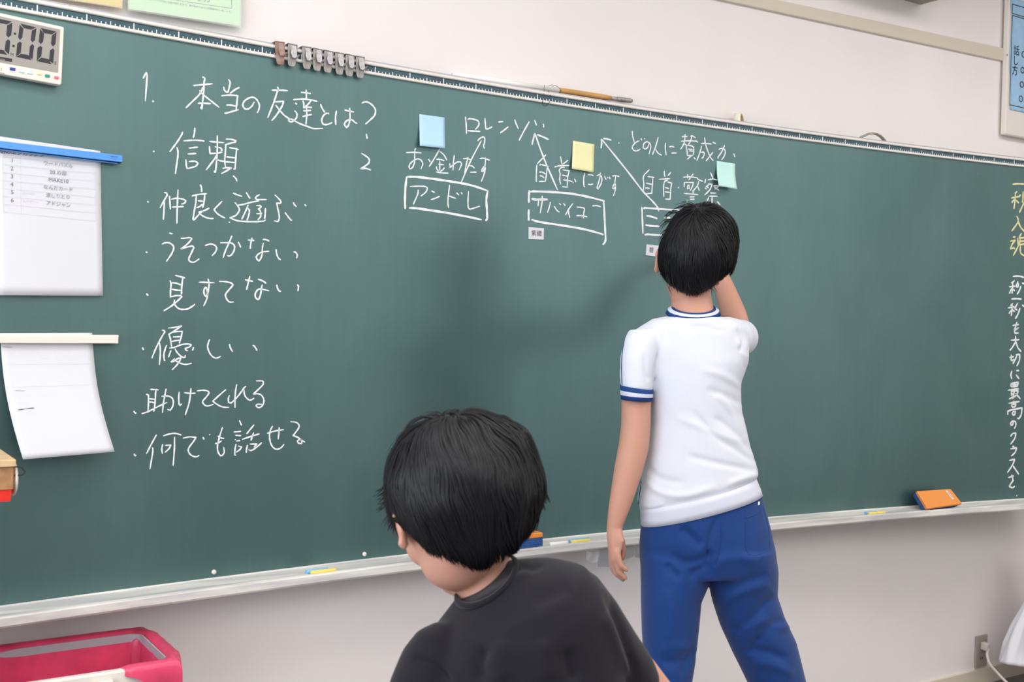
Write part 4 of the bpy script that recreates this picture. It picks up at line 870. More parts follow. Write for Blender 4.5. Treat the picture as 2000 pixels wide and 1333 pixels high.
# grey loudspeaker box high on the wall
cB = on_wall(1798, 10, WALL_Y)
sp = thing('wall_speaker', cB, 'grey loudspeaker box mounted high on the wall at the top right', 'speaker')
sx0, sz0 = cB[0]-.46, cB[2]
v, f = prism([np.array([sx0, WALL_Y-.19, sz0]), np.array([cB[0], WALL_Y-.19, sz0]), np.array([cB[0], WALL_Y-.14, sz0+.30]), np.array([sx0, WALL_Y-.14, sz0+.30])],
             [np.array([sx0, WALL_Y, sz0]), np.array([cB[0], WALL_Y, sz0]), np.array([cB[0], WALL_Y, sz0+.30]), np.array([sx0, WALL_Y, sz0+.30])])
bevel(obj('speaker_case', v, f, M['speaker'], sp), .004)
g = lambda u, v, d: np.array([sx0+.03+u*.40, lerp(WALL_Y-.1865, WALL_Y-.1465, v)-d, sz0+.03+v*.24])
obj('grille', *sheet(lambda u, v: g(u, v, .004), lambda u, v: g(u, v, .0), 4, 4), mat('grille_cloth', (.16, .15, .13, 1), .9, bump=.6, bscale=400), sp)

# ------------------------------------------------------------------ outlet, plug, cloth bag
oy_ = WALL_Y - .008
oA, oB = on_wall(1907.5, 1244.5, oy_), on_wall(1907.5, 1306.5, oy_)
ot = thing('wall_outlet', oB, 'grey beige wall outlet plate low on the wall beside the cloth bag', 'outlet')
bevel(obj('cover_plate', *boxb(oA[0], oA[0]+.072, oy_, WALL_Y, oB[2], oA[2]), M['outlet'], ot), .002)
for dz in (.035, .082):
    for dx in (.027, .041): obj('socket_slot', *boxb(oA[0]+dx, oA[0]+dx+.003, oy_-.0006, oy_+.001, oB[2]+dz-.005, oB[2]+dz+.005), M['black'], ot)
pc = on_wall(1926, 1264, oy_-.02)
pl = thing('power_plug', pc, 'grey power plug with a cable in the wall outlet', 'plug')
bevel(obj('plug_body', *box(pc + np.array([0.002, .004, 0]), .026, .030, .030), M['cable'], pl), .005, 3)
cp = [pc+np.array([.004, -.010, -.010]), on_wall(1928, 1278, -.03), on_wall(1932, 1296, -.06), on_wall(1945, 1312, -.11), on_wall(1962, 1330, -.16), on_wall(1985, 1352, -.21), np.array([2.12, -.26, .012]), np.array([2.5, -.3, .012]), np.array([3.2, -.35, .012])]
obj('cable', *tube(spline(cp, 6), .0052, n=10), M['cable'], pl, True)
# sagging white cloth bag
def bagpt(px, py, y): return on_wall(px, py, y)
prof = [(0.0, .30), (.012, .86), (.04, .99), (.10, .955), (.22, .875), (.365, .75), (.52, .58), (.68, .41), (.80, .29), (.88, .21), (.93, .18), (.97, .21), (1.0, .27)]
zb0 = on_wall(1960, 1311, -.12)[2]; zb0 = max(zb0, .03)
bc_ = on_wall(2044, 1270, -.135); H_ = .40; W_ = .240
vv = []; n_ = 96; prof_z = np.linspace(0, 1, 46)
px_, pr_ = [p[0] for p in prof], [p[1] for p in prof]
for t in prof_z:
    r_ = np.interp(t, px_, pr_)
    for j in range(n_):
        a = 2*math.pi*j/n_
        pleat = 1 + (.022 + .10*t)*math.sin(a*13 + 2*math.sin(2.2*t) + .9*math.sin(a*3))*min(1, t*5) + .022*math.sin(a*5+6*t) + .012*math.sin(a*21+9*t)
        vv.append([bc_[0] + .03*t + W_*r_*pleat*math.cos(a), bc_[1] + .125*r_*pleat*math.sin(a), zb0 + H_*t + .010*math.sin(2*a+1)*(1-t)])
ff = [(i*n_+j, i*n_+(j+1) % n_, (i+1)*n_+(j+1) % n_, (i+1)*n_+j) for i in range(45) for j in range(n_)] + [tuple(range(n_-1, -1, -1)), tuple(45*n_+j for j in range(n_))]
cb = thing('cloth_bag', (bc_[0], bc_[1], zb0), 'white gathered cloth bag hanging beside the outlet at the lower right corner', 'bag')
obj('bag_body', vv, ff, M['cloth'], cb, True)
ctop = np.array([bc_[0]+.028, bc_[1], zb0+H_*.94])
obj('drawstring', *tube(spline([ctop+np.array([.05*math.cos(a), .033*math.sin(a), .004*math.sin(3*a)]) for a in np.linspace(0, 6.28, 12)] + [ctop+np.array([.03, .02, .22]), np.array([bc_[0]+.04, WALL_Y-.02, zb0+.70])], 5), .003, n=8), M['cloth'], cb, True)
hk = thing('wall_hook', (bc_[0]+.04, WALL_Y, zb0+.69), 'small grey hook holding the cloth bag string on the wall', 'hook')
obj('hook_arm', *tube(spline([np.array([bc_[0]+.04, WALL_Y+.002, zb0+.71]), np.array([bc_[0]+.04, WALL_Y-.03, zb0+.70]), np.array([bc_[0]+.04, WALL_Y-.04, zb0+.715])], 5), .003, n=8), M['steel'], hk, True)

# ------------------------------------------------------------------ pink lined waste bin
RZ = TZ - 1.315                              # rim height
bx0, bx1, byf, byb = -1.66, -1.100, -0.312, -0.052
wb = thing('waste_bin', ((bx0+bx1)/2, (byf+byb)/2, 0), 'ivory waste bin with a grey inner hoop under the chalkboard at lower left', 'waste bin')
def rrect(x0, x1, y0, y1, z, r=.03, k=6):
    P = []
    for cx, cy, a0 in ((x1-r, y1-r, 0), (x0+r, y1-r, 90), (x0+r, y0+r, 180), (x1-r, y0+r, 270)):
        for i in range(k+1):
            a = math.radians(a0 + 90*i/k); P.append(np.array([cx+r*math.cos(a), cy+r*math.sin(a), z]))
    return P
def rloft(levels, closed_bottom=True):
    n = len(levels[0]); v = [p for L in levels for p in L]
    f = [(i*n+j, i*n+(j+1) % n, (i+1)*n+(j+1) % n, (i+1)*n+j) for i in range(len(levels)-1) for j in range(n)]
    return v, f, n
IN = .05
L = []
for z, ins in ((0.0, IN), (.30, IN*.55), (RZ-.05, .012), (RZ-.045, .008), (RZ-.04, .004)): L.append(rrect(bx0+ins, bx1-ins, byf+ins, byb-ins, z))
for z, ins in ((RZ-.035, .008), (RZ-.05, .016), (.30, IN*.55+.004), (.012, IN+.004)): L.append(rrect(bx0+ins, bx1-ins, byf+ins, byb-ins, z))
v, f, n = rloft(L); f += [tuple(range(n-1, -1, -1)), tuple((len(L)-1)*n+j for j in range(n))]
body = obj('bin_body', v, f, M['ivory'], wb, False)
L = [rrect(bx0, bx1, byf, byb, RZ-.034), rrect(bx0-.004, bx1+.004, byf-.004, byb+.004, RZ-.030), rrect(bx0-.004, bx1+.004, byf-.004, byb+.004, RZ-.004), rrect(bx0, bx1, byf, byb, RZ),
     rrect(bx0+.010, bx1-.010, byf+.010, byb-.010, RZ), rrect(bx0+.012, bx1-.012, byf+.012, byb-.012, RZ-.034)]
v, f, n = rloft(L); f += [((len(L)-1)*n+j, (len(L)-1)*n+(j+1) % n, (j+1) % n, j) for j in range(n)]
obj('bin_rim', v, f, M['ivory'], wb)
bevel(obj('front_latch', *boxb(-1.275, -1.235, byf-.018, byf-.004, RZ-.075, RZ-.012), M['ivory'], wb), .004, 3)
# grey hoop: flat band along the back and the right side, rounded at its free end
hi_ = .0165
path = [np.array([x, byb-hi_-.004, 0]) for x in np.linspace(-1.405, bx1-.05, 16)] + [np.array([bx1-hi_-.004-.028*(1-math.sin(a)), byb-hi_-.004-.028*(1-math.cos(a)), 0]) for a in np.linspace(.2, 1.4, 6)] + [np.array([bx1-hi_-.004, y, 0]) for y in np.linspace(byb-.065, byf+.022, 12)]
v = []; f = []
for i, p in enumerate(path):
    hh = .0085 if i > 2 else (.0035, .0065, .0080)[i]
    q = path[min(i+1, len(path)-1)] - path[max(i-1, 0)]; d = nrm(np.array([q[1], -q[0], 0]))*.0018
    zc = RZ - .008
    v += [p+d+[0, 0, zc+hh], p+d+[0, 0, zc-hh], p-d+[0, 0, zc-hh], p-d+[0, 0, zc+hh]]
for i in range(len(path)-1):
    a = 4*i; b = a+4
    for j in range(4): f.append((a+j, a+(j+1) % 4, b+(j+1) % 4, b+j))
f += [(3, 2, 1, 0), tuple(4*(len(path)-1)+j for j in range(4))]
obj('inner_hoop', v, f, M['hoop'], wb)
# plastic liner: hangs inside, folds over the rim at the right end and the back
def liner():
    per0 = rrect(bx0+.022, bx1-.022, byf+.022, byb-.022, 0, .030, 8); per = []
    for a_, b_ in zip(per0, per0[1:]+per0[:1]):
        m_ = max(1, int(np.linalg.norm(b_-a_)/.018)); per += [lerp(a_, b_, q_/m_) for q_ in range(m_)]
    n = len(per); c = np.array([(bx0+bx1)/2, (byf+byb)/2, 0])
    v = []; rows = []
    for k in range(15):                                   # inside, from the floor of the bag up
        t = k/14; ins = 1 - (1-t)*.20
        row = []
        for j, p in enumerate(per):
            d = p-c; w = 1 + .016*math.sin(j*2.9+4*t)*math.sin(9*t+j) + .010*math.sin(j*5.1+17*t)
            if k == 14: w = 1
            row.append(c + d*ins*w + np.array([0, 0, lerp(.06, RZ-.006, t) + .006*math.sin(j*1.7)*(t < .95)]))
        rows.append(row)
    def over(p):                                          # how far the film is folded over the rim here
        right = max(0, min(1, (p[0]-(bx1-.125))/.085)); back = max(0, min(1, (p[1]-(byb-.06))/.03))*(1 if p[0] > -1.40 else .35)
        left = max(0, min(1, ((bx0+.16)-p[0])/.05))
        return max(right, back*.8, left)
    outs = [(.010, .0060), (.024, .0085), (.0345, .0040), (.0375, -.016), (.0385, -.036), (.0390, -.048)]
    for q, (o_, dz) in enumerate(outs):
        row = []
        for j, p in enumerate(per):
            d = p-c; e = np.array([d[0]/(abs(d[0])+1e-6)*(abs(d[0]) > .9*(bx1-bx0)/2-.02), d[1]/(abs(d[1])+1e-6)*(abs(d[1]) > .86*(byb-byf)/2-.012), 0])
            e = e if np.linalg.norm(e) > 0 else nrm(d)
            h = over(p); wr = 1 + .22*math.sin(j*3.3+q*1.1)*(q > 1)
            if h < .05: row.append(p + np.array([0, 0, RZ-.006-.0015*q]) - nrm(d)*.001*q)
            else: row.append(p + e*(o_*(1+.05*math.sin(j*2.3+q))) + np.array([0, 0, RZ + (dz if dz > 0 else dz*h*wr)]))
        rows.append(row)
    n = len(per); v = [p for r_ in rows for p in r_]
    f = [(i*n+j, i*n+(j+1) % n, (i+1)*n+(j+1) % n, (i+1)*n+j) for i in range(len(rows)-1) for j in range(n)] + [tuple(range(n-1, -1, -1))]
    return v, f
v, f = liner()
lb = obj('bin_liner', v, f, M['pink'], None, True)
tag(lb, 'pink plastic liner bag in the waste bin, folded over its right corner', 'bin liner')
sd = lb.modifiers.new('film', 'SOLIDIFY'); sd.thickness = .0008; sd.offset = 1
sb = lb.modifiers.new('soft', 'SUBSURF'); sb.levels = 1; sb.render_levels = 2

# ------------------------------------------------------------------ wooden box at the left edge
wd = 1.80
w0 = at(30, 905, wd); xr = w0[0]
zt0, zt1 = at(30, 898, wd)[2], at(29, 912, wd)[2]; zb1 = at(26, 957, wd)[2]; zr = at(24, 980, wd)[2]
yf = w0[1]
wx = thing('wooden_box', (xr-.2, yf+.12, 0), 'wooden box with pale lid and red base at the left edge, before the board', 'box')
bevel(obj('lid', *boxb(xr-.42, xr+.001, yf-.002, yf+.20, zt1, zt0), M['plank'], wx), .0015)
bevel(obj('front_panel', *boxb(xr-.415, xr-.002, yf+.002, yf+.19, zb1, zt1-.0002), M['plywood'], wx), .001)
obj('red_tray', *prism([np.array([xr-.41, yf+.004, zb1]), np.array([xr-.004, yf+.004, zb1]), np.array([xr-.006, yf+.004, zr]), np.array([xr-.40, yf+.004, zr])],
                       [np.array([xr-.41, yf+.19, zb1]), np.array([xr-.004, yf+.19, zb1]), np.array([xr-.010, yf+.18, zr]), np.array([xr-.40, yf+.18, zr])]), M['red'], wx)
dc = np.array([xr+.0035, yf+.045, (zt1+zb1)/2-.005])
obj('white_disc', *ellipsoid(dc, .006, .040, .030, None, 24, 16), M['white_plastic'], wx, True)
lpz = [np.array([xr-.004, yf+.012, zt1-.001]), np.array([xr+.010, yf+.010, zt1-.003]), np.array([xr+.0165, yf+.010, zt1-.010]), np.array([xr+.012, yf+.010, zt1-.0155]), np.array([xr-.002, yf+.010, zt1-.0155])]
obj('cord_loop', *tube(spline(lpz, 6), .0013, n=8), M['cord'], wx, True)
mb = MB(); mb.add(*boxb(xr-.25, xr-.19, yf+.07, yf+.13, .03, zr)); mb.add(*boxb(xr-.40, xr-.06, yf-.04, yf+.24, 0, .03))
bevel(mb.build('stand', M['plywood'], wx), .003)

# ------------------------------------------------------------------ people
def fuse(pieces, voxel, smooth=6, factor=0.5):
    """grow one continuous skin over overlapping solids; returns (verts, faces, normals)"""
    mb = MB()
    for v, f in pieces: mb.add(v, f)
    me = bpy.data.meshes.new('fuse'); me.from_pydata(mb.v, [], mb.f)
    bm = bmesh.new(); bm.from_mesh(me); bmesh.ops.recalc_face_normals(bm, faces=bm.faces); bm.to_mesh(me); bm.free()
    o = bpy.data.objects.new('fuse', me); col.objects.link(o)
    r = o.modifiers.new('r', 'REMESH'); r.mode = 'VOXEL'; r.voxel_size = voxel; r.adaptivity = 0
    s = o.modifiers.new('s', 'SMOOTH'); s.factor = factor; s.iterations = smooth
    dg = bpy.context.evaluated_depsgraph_get(); dg.update()
    m2 = bpy.data.meshes.new_from_object(o.evaluated_get(dg))
    n = len(m2.vertices); co = np.empty(n*3); m2.vertices.foreach_get('co', co); nn = np.empty(n*3); m2.vertices.foreach_get('normal', nn)
    f = [tuple(p.vertices) for p in m2.polygons]
    bpy.data.objects.remove(o); bpy.data.meshes.remove(me); bpy.data.meshes.remove(m2)
    return co.reshape(-1, 3), f, nn.reshape(-1, 3)
def pixv(P):
    d = P - CAM; z = d@CF
    return np.stack([1000+FPX*(d@CR)/z, 666.5-FPX*(d@CU)/z], 1), z
def creases(v, n, lst):
    """press cloth folds (ridges > 0, valleys < 0) into the surface that faces the room"""
    p, z = pixv(v); w8 = np.clip(-(n@CF)*2.2, 0, 1); out = np.zeros(len(v))
    for pts, wid, amp in lst:
        P = spline(pts, 6); best = np.full(len(v), 1e9); tt = np.zeros(len(v)); m = len(P)-1
        for i in range(m):
            a, b = P[i], P[i+1]; ab = b-a; t = np.clip(((p-a)@ab)/(ab@ab+1e-9), 0, 1)
            d = np.linalg.norm(p-(a+t[:, None]*ab), axis=1); k = d < best
            best[k] = d[k]; tt[k] = (i+t[k])/m
        out += amp*np.exp(-(best/wid)**2)*np.clip(np.minimum(tt, 1-tt)*5, 0, 1)**.7*w8
    return v + n*out[:, None]
def ripple(v, n, amp, freq, seed):
    o = np.array([mnoise.noise(Vector(q*freq)+Vector((seed, seed, seed))) for q in v])
    return v + n*(amp*o)[:, None]
from mathutils.bvhtree import BVHTree
def bvh_of(v, f): return BVHTree.FromPolygons([tuple(x) for x in v], f)
def hit(bvh, px, py, lift=.001):
    d = nrm((px-1000)/FPX*CR - (py-666.5)/FPX*CU + CF)
    loc, nn, i, dist = bvh.ray_cast(Vector(CAM), Vector(d))
    if loc is None: return None
    nn = np.array(nn); nn = nn if nn@CF < 0 else -nn
    return np.array(loc) + nn*lift
def line_on(bvh, pts, rad, lift=.0008, m=8, n=6):
    P = [hit(bvh, x, y, lift) for x, y in spline(pts, m)]; P = [p for p in P if p is not None]
    return tube(P, rad, n=n)
def ringpx(L, R, d, thick, B, dz=0.0, dR=None):
    """cross-section seen from L to R in the photograph, 'thick' metres from front to back along B"""
    a, b = at(*L, d), at(*R, dR or d)
    return (a+b)/2 + np.array([0, 0, dz]), (b-a)/2, V3(B)*thick
def head_frame(az, pitch, roll):
    f0 = np.array([math.sin(az), math.cos(az), 0]); z = np.array([0, 0, 1.0])
    f = math.cos(pitch)*f0 - math.sin(pitch)*z; up = math.sin(pitch)*f0 + math.cos(pitch)*z
    r = np.cross(f, up)
    u2 = math.cos(roll)*up + math.sin(roll)*r; r2 = math.cos(roll)*r - math.sin(roll)*up
    return np.stack([r2, f, u2], 1)                     # columns: right, forward, up
def head_pieces(C, H, k, ear=(.0765, -.008, -.016), ear_out=.35):
    P = lambda *q: C + H@(np.array(q)*k)
    E = lambda q, r, R=None: ellipsoid(P(*q), r[0]*k, r[1]*k, r[2]*k, H if R is None else H@R, 28, 18)
    out = [E((0, -.008, .020), (.0735, .092, .080)), E((0, .033, -.020), (.060, .056, .074)), E((0, .030, -.062), (.051, .050, .044)), E((0, .066, -.088), (.021, .019, .017)),
           E((.035, .052, -.036), (.026, .031, .030)), E((-.035, .052, -.036), (.026, .031, .030)), E((0, .070, .016), (.047, .020, .014)),
           E((0, .081, -.061), (.019, .0095, .0055)), E((0, .080, -.070), (.016, .0095, .0055)), E((0, -.028, -.045), (.044, .034, .042))]
    out.append(tube([P(0, .082, .004), P(0, .094, -.020), P(0, .099, -.036)], [.0065*k, .0085*k, .0115*k], side=H[:, 0]))
    for s in (-1, 1): out.append(E((s*.010, .091, -.039), (.008, .009, .007)))
    for s in (-1, 1):
        a = s*ear_out; R = np.array([[math.cos(a), -math.sin(a), 0], [math.sin(a), math.cos(a), 0], [0, 0, 1]])
        e = np.array((s*ear[0], ear[1], ear[2]))
        out.append(ellipsoid(P(*e), .0065*k, .017*k, .029*k, H@R, 20, 14))
        rim = [e + R@np.array([s*.004, .0165*math.cos(t), .0285*math.sin(t)]) for t in np.linspace(-1.9, 2.9, 14)] if s > 0 else [e + R@np.array([s*.004, .0165*math.cos(t), .0285*math.sin(t)]) for t in np.linspace(-1.9, 2.9, 14)]
        out.append(tube([P(*q) for q in rim], .0042*k, side=H[:, 0], n=8))
        out.append(ellipsoid(P(*(e+np.array([0, .002, -.026]))), .0055*k, .009*k, .010*k, H@R, 14, 10))
    return out
def face_parts(C, H, k, parent):
    P = lambda *q: C + H@(np.array(q)*k)
    for s in (-1, 1):
        e = obj('eye', *ellipsoid(P(s*.030, .0755, -.004), .0115*k, .0105*k, .0085*k, H, 16, 12), M['eye_white'], parent, True)
        obj('iris', *ellipsoid(P(s*.030, .0840, -.004), .0052*k, .0025*k, .0052*k, H, 14, 10), M['iris'], e, True)
        obj('eyebrow', *tube([P(s*.014, .0885, .014), P(s*.030, .0865, .0185), P(s*.046, .0745, .015)], [.0016*k, .0022*k, .0012*k], side=H[:, 2], n=8), M['hair'], parent, True)
    obj('lips', *tube([P(-.019, .0865, -.0655), P(-.007, .0915, -.0640), P(0, .0920, -.0648), P(.007, .0915, -.0640), P(.019, .0865, -.0655)], [.0018*k, .0034*k, .0032*k, .0034*k, .0018*k], side=H[:, 2], n=8), M['lips'], parent, True)

class Hair:
    """a full head of straight black hair: an underlying cap and thousands of thin tapering locks"""
    def __init__(s, C, H, k, axes, centre, elev, whorl, taper=.30, lumps=.010, seed=1, low=None):
        s.C, s.H, s.k, s.ax, s.ce, s.elev, s.taper, s.lumps, s.seed = C, H, k, np.array(axes)*k, np.array(centre)*k, elev, taper, lumps, seed
        s.W = nrm(whorl); s.low = (low or axes[2])*k
    def r(s, d):
        q = 1/math.sqrt((d[0]/s.ax[0])**2 + (d[1]/s.ax[1])**2 + (d[2]/(s.ax[2] if d[2] > 0 else s.low))**2)
        if d[2] < 0: q *= 1 - s.taper*min(1, (-d[2])**1.6)
        q *= 1 + s.lumps*6*mnoise.noise(Vector((d[0]*2.1+s.seed, d[1]*2.1, d[2]*2.1)))
        return q
    def p(s, d, q=1.0): return s.C + s.H@(s.ce + np.asarray(d)*s.r(d)*q)
    def emin(s, az):
        a = math.degrees(az) % 360
        xs = [e[0] for e in s.elev] + [s.elev[0][0]+360]; ys = [e[1] for e in s.elev] + [s.elev[0][1]]
        return math.radians(np.interp(a, xs, ys))
    def build(s, parent, n_lock, width, rng, jit=.10, fly=.03, length=(.55, 1.0), grav=.35, swirl=.25, shell=.955, clump=.35, locks=()):
        nu, nv = 72, 26
        v = []; f = []
        def d_of(az, el): return np.array([math.sin(az)*math.cos(el), math.cos(az)*math.cos(el), math.sin(el)])
        for j in range(nv):
            for i in range(nu):
                az = 2*math.pi*i/nu; e0 = s.emin(az); el = e0 + (math.pi/2-e0)*(j/nv)
                q = shell*(.90 + .10*min(1, j/3))
                v.append(s.p(d_of(az, el), q))
        v.append(s.p((0, 0, 1), shell)); top = len(v)-1
        for j in range(nv):
            for i in range(nu):
                az = 2*math.pi*i/nu; e0 = s.emin(az); el = e0 + (math.pi/2-e0)*(j/nv)
                v.append(s.p(d_of(az, el), .72))
        v.append(s.p((0, 0, 1), .72)); b = top+1; top2 = len(v)-1
        for j in range(nv-1):
            for i in range(nu):
                i2 = (i+1) % nu
                f.append((j*nu+i, j*nu+i2, (j+1)*nu+i2, (j+1)*nu+i)); f.append((b+j*nu+i2, b+j*nu+i, b+(j+1)*nu+i, b+(j+1)*nu+i2))
        for i in range(nu):
            i2 = (i+1) % nu
            f.append(((nv-1)*nu+i, (nv-1)*nu+i2, top)); f.append((b+(nv-1)*nu+i2, b+(nv-1)*nu+i, top2)); f.append((i2, i, b+i, b+i2))
        nb = len(v)
        up = np.array([0, 0, 1.0]); W = s.W
        for q in range(n_lock):
            while True:
                d = rng.normal(size=3); d = d/np.linalg.norm(d)
                az = math.atan2(d[0], d[1]); el = math.asin(d[2])
                if el > s.emin(az)+.02: break
            L = rng.uniform(*length); steps = 9; w = width*rng.uniform(.6, 1.3)
            lift0 = rng.uniform(.93, .985); lift = rng.uniform(.985, 1.022); off = rng.normal()*.05
            stray = rng.random() < fly
            pts = []; dirs = []
            for k in range(steps+1):
                t = k/steps
                pts.append((d.copy(), lift0 + (lift-lift0)*min(1, t*2.2) + (rng.uniform(.02, .05)*t*t if stray else 0)))
                tan = d*(d@W) - W
                if np.linalg.norm(tan) < .08: tan = np.cross(W, rng.normal(size=3))
                tan = nrm(tan); down = -up + d*(d@up)
                nz = mnoise.noise(Vector(d*3.2)+Vector((s.seed*3.1, 0, 0)))
                cr = np.cross(d, tan)
                g = nrm(tan + grav*(.3+t)*down + cr*(swirl + clump*nz*1.6 + off))
                d = nrm(d + g*L/steps)
                az = math.atan2(d[0], d[1])
                if math.asin(d[2]) < s.emin(az) - jit*(.25 + .75*rng.random()) - (.05*max(0, nz)):
                    pts.append((d.copy(), lift*(1-.012*rng.random()))); break
            if len(pts) < 3: continue
            P = [s.p(a, m) for a, m in pts]; base = len(v); m = len(P)
            for i in range(m):
                tg = nrm(P[min(i+1, m-1)]-P[max(i-1, 0)]); no = nrm(s.H@pts[i][0]); sd = nrm(np.cross(tg, no))
                ww = w*(.55 + .45*math.sin(math.pi*min(1, .15+.85*i/(m-1))))*(1 if i < m-1 else .25)
                v.append(P[i]+sd*ww - no*ww*.35); v.append(P[i]+no*ww*.25); v.append(P[i]-sd*ww - no*ww*.35)
            for i in range(m-1):
                a = base+3*i
                f.append((a, a+1, a+4, a+3)); f.append((a+1, a+2, a+5, a+4))
        for pts, dep, cnt, spread in locks:                # loose tufts at the outline
            for q in range(cnt):
                o_ = rng.normal(size=2)*spread*.6; dd = rng.normal()*.006; tip = rng.normal(size=2)*spread*.35
                P = [at(x+o_[0]+tip[0]*i/3, y+o_[1]+tip[1]*i/3, dep+dd) for i, (x, y) in enumerate(spline(pts, 4)[::2])]
                base = len(v); m = len(P)
                for i in range(m):
                    tg = nrm(P[min(i+1, m-1)]-P[max(i-1, 0)]); sd = nrm(np.cross(tg, CF)); no = -CF
                    ww = width*(1 - .85*(i/(m-1))**2)
                    v.append(P[i]+sd*ww - no*ww*.35); v.append(P[i]+no*ww*.25); v.append(P[i]-sd*ww - no*ww*.35)
                for i in range(m-1):
                    a = base+3*i
                    f.append((a, a+1, a+4, a+3)); f.append((a+1, a+2, a+5, a+4))
        return obj('hair', v, f, M['hair'], parent, True)

# ---------------------------------------------- the boy writing on the board
SB = np.array([math.sin(.68), math.cos(.68), 0.0])          # the way his body faces
DS = 2.70
HS = head_frame(.93, .20, .21); CS = at(1351, 509, 2.72); kS = 1.0
pieces = head_pieces(CS, HS, kS)
pieces.append(tube([CS + HS@np.array([0, -.022, -.03]), at(1350, 585, 2.715), at(1353, 625, 2.70), at(1360, 680, 2.70)], [.050, .0495, .055, .06], side=CR, n=24))
# slim trunk and legs inside the clothes
pieces.append(loft([ringpx((1300, 640), (1420, 645), DS, .05, SB), ringpx((1265, 690), (1445, 690), DS, .065, SB), ringpx((1285, 800), (1435, 800), DS, .07, SB), ringpx((1275, 940), (1455, 920), DS, .075, SB),
                    ringpx((1275, 1060), (1490, 1040), DS, .08, SB), ringpx((1300, 1110), (1470, 1100), DS, .07, SB)]))
footL, footR = np.array(at(1296, 1700, 2.66)), np.array(at(1628, 1700, 2.76)); footL[2] = footR[2] = .075
legL = [at(1318, 1090, DS), at(1308, 1250, 2.67), at(1303, 1420, 2.66), footL]; legR = [at(1452, 1090, DS), at(1480, 1230, 2.72), at(1540, 1420, 2.75), footR]
for L_ in (legL, legR): pieces.append(tube(L_, [.066, .056, .046, .034], side=CR, n=18))
for F_ in (footL, footR): pieces.append(tube([F_-SB*.03-np.array([0, 0, .035]), F_+SB*.05-np.array([0, 0, .040]), F_+SB*.14-np.array([0, 0, .050])], [(.032, .034), (.036, .030), (.032, .020)], side=CR, n=16))
# left arm hanging, hand relaxed
aS = [at(1258, 685, 2.66), at(1246, 730, 2.645), at(1243, 765, 2.64), at(1242, 830, 2.635), at(1238, 872, 2.63), at(1228, 915, 2.625), at(1216, 965, 2.62), at(1207, 1000, 2.615), at(1201, 1026, 2.615)]
pieces.append(tube(aS, [(.026, .030), (.032, .034), (.0355, .037), (.0355, .037), (.0365, .036), (.0345, .034), (.0290, .029), (.0240, .022), (.0195, .0185)], side=CR, n=20))
side_h = nrm(CR*.75 + CF*.65)                                # across the hand: thumb side away from the camera
def T(pts, rad, side=None): pieces.append(tube(pts, rad, side=CR if side is None else side, n=12))
T([at(1200.5, 1022, 2.615), at(1200.5, 1045, 2.615), at(1200.5, 1066, 2.617), at(1200, 1084, 2.618)], [(.0190, .0165), (.0195, .020), (.0170, .024), (.0140, .024)])
T([at(1209, 1040, 2.605), at(1212, 1056, 2.602), at(1208, 1074, 2.603)], [.0085, .0100, .0080])          # heel of the hand
T([at(1205, 1078, 2.598), at(1208.5, 1092, 2.597), at(1213, 1105, 2.598), at(1223.5, 1113.5, 2.603)], [.0082, .0077, .0072, .0060])   # little finger
T([at(1201, 1080, 2.609), at(1203.5, 1100, 2.608), at(1209, 1118, 2.609), at(1221.5, 1129.5, 2.614)], [.0084, .0080, .0074, .0062])   # ring finger
T([at(1197, 1082, 2.622), at(1198, 1104, 2.622), at(1204, 1122, 2.623), at(1217, 1133, 2.628)], [.0084, .0080, .0074, .0062])         # middle finger
T([at(1194, 1080, 2.636), at(1194.5, 1102, 2.637), at(1200, 1118, 2.638), at(1211, 1128, 2.641)], [.0084, .0080, .0072, .0060])       # index finger
T([at(1206, 1040, 2.632), at(1214, 1060, 2.644), at(1217, 1076, 2.648), at(1216, 1090, 2.650)], [.0110, .0095, .0082, .0066])         # thumb
# right arm raised to the board
shR, elR, wrR = at(1445, 664, 2.74), at(1447, 655, 2.975), at(1404, 531, 3.135)
pieces.append(tube([shR, lerp(shR, elR, .5), elR, lerp(elR, wrR, .3), lerp(elR, wrR, .7), wrR], [.032, .032, .032, .0350, .029, .0215], side=CU, n=20))
tgt = on_board(1374, 486, .0)
hd = nrm(tgt - wrR); kn = wrR + hd*.085; hs = nrm(np.cross(hd, [0, 0, 1])); hu = np.cross(hs, hd)
T([wrR, wrR+hd*.03, kn-hd*.01, kn], [(.022, .018), (.026, .017), (.033, .014), (.032, .012)], side=hs)
grip = tgt - hd*.030
for i, (o_, l1) in enumerate(((-.022, .036), (-.008, .040), (.008, .038), (.022, .030))):
    k0 = kn + hs*o_; m0 = k0 + hd*l1*.8 + hu*(.012 - .004*i); e0 = (grip + hs*o_*.5 + hu*(.004-.012*(i > 1))) if i < 2 else (k0 + hd*.022 - hu*.018)
    T([k0, m0, e0], [.0080, .0074, .0062], side=hs)
T([wrR + hd*.03 - hs*.020, wrR + hd*.065 - hs*.030 - hu*.016, grip - hu*.010 - hs*.006], [.011, .0092, .0068], side=hs)
v, f, n = fuse(pieces, .0034, 5)
kid = obj('person', v, f, M['skin'], None, True)
tag(kid, 'person in white gym shirt and blue track trousers writing on the chalkboard', 'person', 'people at the chalkboard')
face_parts(CS, HS, kS, kid)
cs_ = obj('small_stick', *tube([tgt + hd*-.001, tgt - hd*.042], [.0050, .0052], n=14, cap=False), M['white_ink'], None, True)
tag(cs_, 'white chalk stick held to the board by the standing person', 'chalk', 'chalk sticks on the tray')
hS = Hair(CS, HS, kS, (.0935, .1040, .1270), (.013, -.010, .021), [(0, 8), (40, 2), (70, -12), (88, -6), (102, -22), (116, -46), (136, -60), (155, -64), (180, -63), (210, -60), (235, -50), (255, -26), (268, -10), (290, -16), (320, 2)], (-.10, -.62, .78), taper=.08, lumps=.007, seed=2, low=.135)
